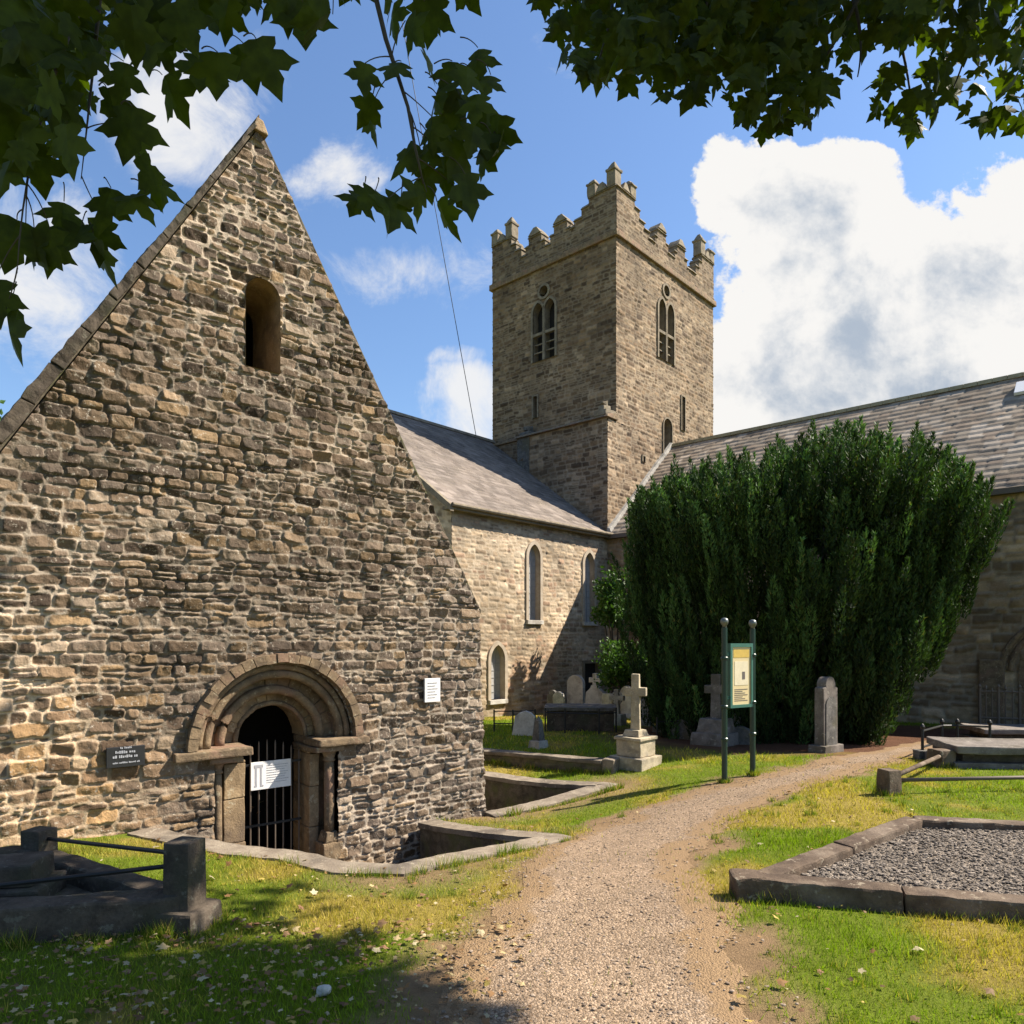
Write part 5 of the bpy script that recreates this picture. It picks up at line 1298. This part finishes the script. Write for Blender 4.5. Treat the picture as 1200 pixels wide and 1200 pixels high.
regs = [([(630, -50), (1240, -50), (1240, 70), (1130, 85), (1080, 35), (1010, 45), (960, 85), (900, 95), (830, 85), (760, 80), (690, 65), (655, 20)], 560, 4.2, 5.6), ([(640, -60), (1000, -60), (930, 60), (860, 75), (700, 55)], 420, 4.6, 6.2),
        ([(655, 20), (700, 60), (790, 70), (830, 80), (820, 110), (700, 95), (660, 70)], 40, 4.4, 5.2), ([(830, 70), (1000, 60), (960, 130), (900, 155), (860, 120)], 70, 4.5, 5.3),
        ([(1020, 70), (1120, 70), (1110, 130), (1070, 150), (1030, 120)], 36, 4.6, 5.4), ([(1120, 80), (1240, 80), (1240, 140), (1140, 135)], 40, 4.8, 5.6), ([(605, -40), (660, -40), (640, 5)], 14, 4.3, 5)]
for poly, n, d0, d1 in regs: pos.append(pts3(in_region(poly, n), d0, d1)); siz.append(rng.uniform(.10, .18, n))
pos = np.vstack(pos); siz = np.concatenate(siz); n = len(pos)
# unseen leaf mass above and right of the frame, shaped to cast foreground shade
m_ = 15000; e = rng.normal(size=(m_, 3)); e /= np.linalg.norm(e, axis=1, keepdims=True); e *= rng.uniform(.35, 1, (m_, 1)) ** .6
cpos = np.array([6.0, 3.2, 9.4]) + e * np.array([2.9, 2.1, 2.5])
cpos = cpos + (fbm(cpos[:, 0] * 1.5, cpos[:, 1] * 1.5 + cpos[:, 2], 51, 2)[:, None] - .5) * 1.2
dk = (cpos[:, 0] / np.maximum(cpos[:, 1], .05) * F + 600); hk = HZ - (cpos[:, 2] - EYE) / np.maximum(cpos[:, 1], .05) * F
cpos = cpos[(hk < -60) | (dk > 1290)]
land = cpos - np.array(sun_vec)[None] * (cpos[:, 2:3] / sun_vec.z)        # drop leaves whose shade would land outside the left foreground
jit = rng.normal(0, .16, len(cpos)) + .5 * (fbm(land[:, 0] * 1.5 + 9, land[:, 1] * 1.5, 55, 2) - .5)
cpos = cpos[(land[:, 1] < 2.2) | ((land[:, 0] < .1 - (land[:, 1] - 2.6) * .55 + jit) & (land[:, 1] < 4.25 + jit))]
# unseen leaves added sunward of the fringe to keep it in shade
m2 = 3200; shp = pos[(600 + pos[:, 0] / pos[:, 1] * F < 1010) | (HZ - (pos[:, 2] - EYE) / pos[:, 1] * F < 75)]; sh = shp[rng.integers(0, len(shp), m2)] + np.array(sun_vec)[None] * rng.uniform(1.6, 4.5, (m2, 1)) + rng.normal(0, .35, (m2, 3))
hk = HZ - (sh[:, 2] - EYE) / sh[:, 1] * F; dk = 600 + sh[:, 0] / sh[:, 1] * F; sh = sh[(hk < -40) | (dk > 1240)]
cpos = np.vstack([cpos, sh])
sv = np.array(sun_vec)          # leaves cut from the unseen crown to let sun onto sprays of the fringe
for gp_, gr_ in ((at(1062, 165, 5.0), .42), (at(1195, 135, 5.2), .4), (at(985, 150, 5.0), .25)):
    rel = cpos - np.array(gp_); al = rel @ sv; cpos = cpos[~((al > .15) & (np.linalg.norm(rel - al[:, None] * sv, axis=1) < gr_))]
nc = len(cpos)
td = np.vstack([hang(n, .9, .55), hang(nc, .5, .8)]); nd = np.vstack([facing(n), np.stack([rng.normal(0, .5, nc), rng.normal(0, .5, nc), np.ones(nc)], -1)])
leaves('crown', np.vstack([pos, cpos]), np.concatenate([siz, rng.uniform(.15, .22, nc)]), td, nd, M['leaf'], tree)

# Irish yew: upright plumes of needles crowded over a dense dark heart
yew = empty('yew_tree', (YEW[0], YEW[1], float(gz(*YEW))), 0, 'broad dark green yew of upright plumes standing before the church', 'tree')
mb = MB()
for k in range(9):
    a = k * 2.4; r0 = .35 * math.sqrt(k / 9) + .05; bx, by = YEW[0] + r0 * math.cos(a) - .3, YEW[1] + r0 * math.sin(a)
    mb.tube([(bx, by, -.7), (bx + .2 * math.cos(a), by + .2 * math.sin(a), .5), (bx + .8 * math.cos(a), by + .6 * math.sin(a), 2.2), (bx + 1.1 * math.cos(a), by + .9 * math.sin(a), 4)], [.2, .15, .1, .04], 8)
mb.build('trunk', M['bark'], yew, smooth=True)
ZE = [-.4, -.2, .48, 1.5, 2.57, 3.97, 4.6, 5.1, 5.5, 5.8, 6.1]
XRE = [7.2, 7.4, 8.0, 8.6, 8.95, 9.05, 8.95, 8.7, 8.3, 7.75, 7.2]; XLE = [2.95, 2.9, 2.8, 2.7, 2.62, 2.58, 2.7, 3.0, 3.7, 5.6, 6.6]
def yew_env(z, th):
    xr, xl = np.interp(z, ZE, XRE), np.interp(z, ZE, XLE); cx = 5.95
    rx = np.where(np.cos(th) > 0, xr - cx, cx - xl) ; ry = 3.0 * np.interp(z, [-.4, 1.5, 3.5, 4.8, 5.6, 6.1], [.74, .9, 1, .9, .62, .3])
    wob = 1 + .05 * np.sin(4 * th + 1.3 * z) + .04 * np.sin(9 * th - z)
    return cx + rx * wob * np.cos(th), YEW[1] + ry * wob * np.sin(th)
HX = [1.5, 2.2, 2.5, 2.85, 3.5, 4.36, 5.06, 5.76, 6.5, 7.0, 7.7, 8.7, 9.4, 9.9, 10.4]; HH = [3.6, 4.0, 4.5, 5.0, 5.25, 5.6, 5.55, 5.85, 6.05, 6.15, 5.9, 5.7, 5.1, 4.4, 3.6]
def hump_at(x, y): return 1.7 + (np.interp(x * 14.8 / y, HX, HH) - 1.7) * y / 14.8
npl = 1500; ni = 330
zz = np.concatenate([rng.uniform(-.5, 5.0, npl - ni), np.full(ni, 5.2)]); th = rng.uniform(0, 2 * math.pi, npl)
th[:npl - ni] = np.where(rng.random(npl - ni) < .62, -rng.uniform(0, math.pi, npl - ni), th[:npl - ni])     # more of them on the open side
inner = np.concatenate([rng.uniform(.84, 1.03, npl - ni), np.sqrt(rng.random(ni))])
zq = np.where(np.arange(npl) >= npl - ni, 4.2, zz)
bx, by = yew_env(zq, th); c0x = np.full(npl, 5.95)
bx = c0x + (bx - c0x) * inner; by = YEW[1] + (by - YEW[1]) * inner
ln = rng.uniform(.55, 1.35, npl); rad = rng.uniform(.06, .14, npl)
hump = hump_at(bx, by); top = hump + rng.normal(-.45, .22, npl); top[-70:] = hump[-70:] + rng.uniform(-.25, .10, 70); ln[-70:] *= .9; rad[-70:] *= .75
zz = np.where(np.arange(npl) >= npl - ni, top - ln, np.minimum(zz, top - ln))
ccol = np.clip(rng.lognormal(-.05, .42, npl), .4, 2.2) * (.7 + .6 * fbm(bx * .8, zz * .5 + by, 81, 3))
LVn = np.array([(-.016, 0, 0), (.016, .01, 0), (0, .10, 0)]); 
pos = []; tdn = []; cl = []
for i in range(npl):
    k = int(300 * ln[i] * rad[i] / .10); t = rng.random(k); a = rng.uniform(0, 6.28, k)
    prof = rad[i] * np.sin(np.pi * np.clip(t * .93 + .12, 0, 1)) ** .7 * (.55 + .45 * rng.random(k))
    ox = np.cos(a); oy = np.sin(a)
    lean = .22 + .25 * math.sin(i * 1.7) ** 2
    ux, uy = (bx[i] - c0x[i]) / 4, (by[i] - YEW[1]) / 3.1
    pos.append(np.stack([bx[i] + ox * prof + ux * t * ln[i] * lean, by[i] + oy * prof + uy * t * ln[i] * lean, zz[i] + t * ln[i]], -1))
    tdn.append(np.stack([ox * .55 + rng.normal(0, .25, k), oy * .55 + rng.normal(0, .25, k), 1 + rng.normal(0, .35, k)], -1))
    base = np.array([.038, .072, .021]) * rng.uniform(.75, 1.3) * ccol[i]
    tipl = (.72 + .75 * t ** 2)[:, None];  # lit tips and darker plume bases painted into the colour for depth
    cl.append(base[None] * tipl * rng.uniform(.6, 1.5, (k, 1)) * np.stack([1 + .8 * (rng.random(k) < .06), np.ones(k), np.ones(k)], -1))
# dense heart: sprigs filling the volume just inside
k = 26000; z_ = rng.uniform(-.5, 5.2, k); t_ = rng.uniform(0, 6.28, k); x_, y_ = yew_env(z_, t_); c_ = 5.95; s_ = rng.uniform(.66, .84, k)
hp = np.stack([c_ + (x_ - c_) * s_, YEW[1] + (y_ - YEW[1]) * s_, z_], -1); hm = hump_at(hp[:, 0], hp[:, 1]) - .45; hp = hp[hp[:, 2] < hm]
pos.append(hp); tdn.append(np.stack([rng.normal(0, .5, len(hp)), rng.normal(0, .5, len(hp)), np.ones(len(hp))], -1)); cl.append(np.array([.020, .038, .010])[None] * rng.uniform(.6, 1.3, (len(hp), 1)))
pos = np.vstack(pos); tdn = np.vstack(tdn); cl = np.vstack(cl); n = len(pos)
sz = rng.uniform(.6, 1.1, n); sz[-len(hp):] *= 2.6
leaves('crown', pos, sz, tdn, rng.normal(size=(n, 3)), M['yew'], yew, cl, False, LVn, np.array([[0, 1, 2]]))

# shrubs, wall plants and a far tree
quadV = np.array([(-.5, 0, 0), (0, -.0, .0), (.5, .5, -.1), (0, 1, 0), (-.5, .5, -.1)]) * np.array([.62, 1, 1]); quadF = np.array([[1, 2, 3, 4]])
def shrub(name, cen, rad, n, size, label, cat, seed, stems=True, mat='bush', c=None):
    r = np.random.default_rng(seed); gb = float(gz(cen[0], cen[1])); root = empty(name, (cen[0], cen[1], gb), 0, label, cat)
    K = 26; e = r.normal(size=(K, 3)); e /= np.linalg.norm(e, axis=1, keepdims=True); lob = np.array(cen) + e * np.array(rad) * r.uniform(.3, .85, (K, 1))
    idx = r.integers(0, K, n); g_ = r.normal(size=(n, 3)); g_ /= np.linalg.norm(g_, axis=1, keepdims=True)
    p_ = lob[idx] + g_ * np.array(rad) * r.uniform(.12, .36, (n, 1)); p_ = p_[p_[:, 2] > gb]
    m2 = len(p_)
    leaves('foliage' if name == 'shrub' else 'crown', p_, r.uniform(.6, 1.4, m2) * size, r.normal(size=(m2, 3)), r.normal(size=(m2, 3)), M[mat], root, None, False, quadV, quadF)
    mb = MB()
    for k in range(8): mb.tube([(cen[0] + .1 * (k - 4) * rad[0] * .3, cen[1], gb - .1), tuple((np.array([cen[0], cen[1], gb + .5]) + lob[k]) / 2), tuple(lob[k])], [.05, .03, .012], 6)
    mb.build('stem' if name == 'shrub' else 'trunk', M['bark'], root)
c = LW(-.0, 0, 0)
q_ = at(722, 706, 21.2); shrub('shrub', (q_[0], q_[1], q_[2]), (.75, .6, 1.0), 2200, .13, 'tall light green shrub in the corner where the two church wings meet', 'shrub', 5)
q_ = at(735, 782, 19.6); shrub('shrub', (q_[0], q_[1], q_[2]), (1.0, .7, .85), 2600, .12, 'darker rounded shrub below the tall one, left of the yew', 'shrub', 6)
q_ = at(1062, 838, 12.5)
q_ = at(-40, 500, 30); shrub('background_tree', (q_[0] - .6, q_[1], q_[2] - 1.9), (3.2, 3, 4.2), 9000, .28, 'bright green tree just showing behind the chapel roof at far left', 'tree', 8)
q_ = at(1015, 835, 18.2)

# grass blades
def blades(n, x0, x1, y0, y1, hmin, hmax, wid, pw=1.0):
    x = rng.uniform(x0, x1, n); y = y0 + (y1 - y0) * rng.random(n) ** pw
    vis = np.abs(x / y * F) < 680; x, y = x[vis], y[vis]
    sd0 = path_sd(x, y); wn = worn_amount(x, y, sd0)
    nz = fbm(x * 1.1, y * 1.1, 31, 4); n3 = fbm(x * 3.3, y * 3.3, 36, 3)
    ok = (rng.random(len(x)) > wn * 1.02 - .03) & (rng.random(len(x)) > .55 * sstep(.55, .75, n3))
    ok &= ~(inpoly(x, y, MOAT_SIDE) | inpoly(x, y, MOAT_FRONT) | inpoly(x, y, GP) | inpoly(x, y, [tuple(p_) for p_ in quad]))
    tt = (x - PR[0]) * WD[0] + (y - PR[1]) * WD[1]; nn = (x - PR[0]) * ND[0] + (y - PR[1]) * ND[1]
    ok &= ~((tt < .12) & (tt > -6) & (nn < .12))
    ok &= dist_poly(x, y, [tuple(B1), tuple(A0), tuple(A1)], False) > .17
    ok &= dist_poly(x, y, [tuple(C0), tuple(D0), tuple(D1), tuple(D2), tuple(D3), tuple(D4), tuple(D5)], False) > .15
    ok &= np.hypot((x - YEW[0]) / 4.4, (y - YEW[1] + .6) / 3.4) > .95 + .25 * rng.random(len(x))
    tl = (x - CC[0]) * N_[0] + (y - CC[1]) * N_[1]; ok &= ~((tl < .1) & (y > 17)); 
    x, y, nz = x[ok], y[ok], nz[ok]; n = len(x)
    h = rng.uniform(hmin, hmax, n) * (.6 + .8 * vnoise(x * 2, y * 2, 3)); a = rng.uniform(0, 6.28, n); w = wid * rng.uniform(.6, 1.3, n)
    b_ = rng.uniform(0, 6.28, n); le = h * rng.uniform(.1, .9, n); z = gz(x, y) - .004
    V = np.empty((n, 3, 3)); V[:, 0] = np.stack([x - w * np.cos(a), y - w * np.sin(a), z], -1); V[:, 1] = np.stack([x + w * np.cos(a), y + w * np.sin(a), z], -1); V[:, 2] = np.stack([x + le * np.cos(b_), y + le * np.sin(b_), z + h], -1)
    dryp = sstep(.38, .64, nz + rng.normal(0, .08, n))[:, None]
    Cb = np.array([.18, .25, .014]) * (1 - dryp) + np.array([.40, .31, .065]) * dryp; Cb = Cb * rng.uniform(.6, 1.4, (n, 1))
    return V.reshape(-1, 3), np.repeat(Cb, 3, 0)
def tufts(n, segs, hmin=.05, hmax=.12):
    out = []
    for a_, b_ in segs:
        a_, b_ = np.array(a_[:2]), np.array(b_[:2]); L_ = np.linalg.norm(b_ - a_); k_ = int(n * max(L_, .2))
        t_ = rng.random(k_); p_ = a_ + (b_ - a_) * t_[:, None] + rng.normal(0, .022, (k_, 2)); k2 = vnoise(p_[:, 0] * 5, p_[:, 1] * 5, 6) > .36; out.append(p_[k2])
    p_ = np.vstack(out); n = len(p_); x, y = p_.T; z = gz(x, y) - .01; h = rng.uniform(hmin, hmax, n) * (.4 + vnoise(x * 4, y * 4, 8)); a = rng.uniform(0, 6.28, n); w = .0030 * np.maximum(1, y / 5); b_ = rng.uniform(0, 6.28, n); le = h * rng.uniform(.1, .8, n)
    V = np.stack([np.stack([x - w * np.cos(a), y - w * np.sin(a), z], -1), np.stack([x + w * np.cos(a), y + w * np.sin(a), z], -1), np.stack([x + le * np.cos(b_), y + le * np.sin(b_), z + h], -1)], 1)
    dr_ = rng.random((n, 1)) < .3; C_ = np.where(dr_, np.array([[.38, .30, .07]]), np.array([[.13, .19, .016]])) * rng.uniform(.6, 1.3, (n, 1))
    return V.reshape(-1, 3), np.repeat(C_, 3, 0)
def off(a_, b_, d_):
    a_, b_ = np.array(a_[:2]), np.array(b_[:2]); t_ = (b_ - a_) / np.linalg.norm(b_ - a_); q_ = np.array([t_[1], -t_[0]]) * d_; return (a_ + q_, b_ + q_)
tsegs = [off(GP[0], GP[1], -.03), off(GP[3], GP[0], .05), off(GP[0], GP[3], .03), off(P1, P3, -.13), off(P1, P3, -.16), off(P1, P2, .13), off(B1, A0, .19), off(C0, D0, -.17), off(D0, D1, -.16), off(D1, D2, -.16), off(D2, D3, -.16), off(D3, D4, -.16), off(KERB[0], KERB[1], .05)]
for q_, w_ in ((pL, .04), (pRr, .04), (p1, .11), (p2, .15), (P1, .18)): tsegs += [((q_[0] - w_, q_[1] - w_), (q_[0] + w_, q_[1] - w_)), ((q_[0] + w_, q_[1] - w_), (q_[0] + w_, q_[1] + w_)), ((q_[0] - w_, q_[1] - w_), (q_[0] - w_, q_[1] + w_))]
cl_ = np.stack([rng.uniform(-3.4, 6, 700), 2.4 + 7 * rng.random(700) ** 1.2], -1)
cl_ = cl_[(path_sd(cl_[:, 0], cl_[:, 1]) > -.12) & ~(inpoly(cl_[:, 0], cl_[:, 1], MOAT_SIDE) | inpoly(cl_[:, 0], cl_[:, 1], MOAT_FRONT) | inpoly(cl_[:, 0], cl_[:, 1], GP) | inpoly(cl_[:, 0], cl_[:, 1], [tuple(p_) for p_ in quad]))]
csegs = [((a_ - .02, b_), (a_ + .02, b_)) for a_, b_ in cl_ if (a_ - PR[0]) * ND[0] + (b_ - PR[1]) * ND[1] > 2.7 or a_ > 1]
sets = [tufts(420, tsegs), tufts(170, csegs, .035, .085), blades(170000, -4.2, 4.4, 2.3, 6.4, .020, .050, .0028, 1.25), blades(100000, -3, 8, 6.0, 11.5, .02, .05, .005), blades(60000, -2, 14, 11, 20, .03, .07, .010)]
V = np.vstack([s_[0] for s_ in sets]); Cb = np.vstack([s_[1] for s_ in sets])
tag(np_mesh('grass', V, np.arange(len(V)).reshape(-1, 3), M['grass'], None, Cb, False), 'short mown churchyard grass with dry yellow patches either side of the path', 'grass', None, 'stuff')

# fallen leaves
n = 3000; x = rng.uniform(-3.2, 4.2, n); y = 2.3 + 6.5 * rng.random(n) ** 1.6
ok = (~(inpoly(x, y, MOAT_SIDE) | inpoly(x, y, MOAT_FRONT) | inpoly(x, y, GP) | inpoly(x, y, [tuple(p_) for p_ in quad]))) & ((rng.random(n) < .30) | (x < .2) & (y < 5.5)) & (path_sd(x, y) > -.35 * rng.random(n))
x, y = x[ok], y[ok]; n = len(x)
m2 = 1700; lx = rng.uniform(-2.6, .1, m2); ly = rng.uniform(2.4, 4.4, m2); k = (rng.random(m2) < .25 + fbm(lx * 1.5, ly * 1.5, 91, 3)) & ~inpoly(lx, ly, [tuple(p_) for p_ in quad]); x = np.concatenate([x, lx[k]]); y = np.concatenate([y, ly[k]])
# a drift against the dark grave
m_ = 90; t = rng.random(m_); dx = P1[0] + (P3[0] - P1[0]) * t * .7 + rng.normal(0, .08, m_) + .2; dy = P1[1] + (P3[1] - P1[1]) * t * .7 - .28 + rng.normal(0, .07, m_)
x = np.concatenate([x, dx]); y = np.concatenate([y, dy]); n = len(x)
pos = np.stack([x, y, gz(x, y) + rng.uniform(.02, .045, n)], -1); a = rng.uniform(0, 6.28, n)
td = np.stack([np.cos(a), np.sin(a), rng.normal(0, .25, n)], -1); nd = np.stack([rng.normal(0, .3, n), rng.normal(0, .3, n), np.ones(n)], -1)
pal = np.array([(.40, .30, .08), (.42, .32, .16), (.28, .15, .06), (.18, .10, .045), (.48, .40, .24), (.24, .13, .07), (.20, .12, .06), (.30, .19, .10)])
leaves('fallen_leaves', pos, rng.uniform(.013, .040, n) * rng.choice([.6, .8, 1, 1.4], n), td, nd, M['litter'], None, pal[rng.integers(0, len(pal), n)] * rng.uniform(.6, 1.1, (n, 1)))
tag(bpy.data.objects['fallen_leaves'], 'yellow and brown fallen leaves scattered over the grass and path edge', 'leaves', None, 'stuff')
# pale stone lying in the grass
x, y, z = G(380, 1168)
bm = bmesh.new(); bmesh.ops.create_icosphere(bm, subdivisions=3, radius=.035)
for v in bm.verts: v.co = Vector((v.co.x * 1.0, v.co.y * .8, v.co.z * .8)) + .012 * mnoise.noise_vector(v.co * 30 + Vector((4, 4, 4)))
me = bpy.data.meshes.new('stone'); bm.to_mesh(me); bm.free(); o = link('stone', me, M['hs_pale']); o.location = (x, y, z + .03); tag(o, 'pale fist sized stone lying in the shaded foreground grass', 'stone')
# cable
e1 = np.array([float(v) for v in lf(.6, Ls - .05, .02)]); e0 = np.array(at(517, 280, 26.5)); e2 = e1 + (e0 - e1) * 3.2
o = MB().tube(bezier(tuple(e2), tuple((e1 + e2) / 2 + np.array([0, 0, -.25])), tuple(e1), 30), .013, 6).build('overhead_cable', M['iron']); tag(o, 'thin dark cable dropping from the sky to the left wing roof beside the tower', 'cable')
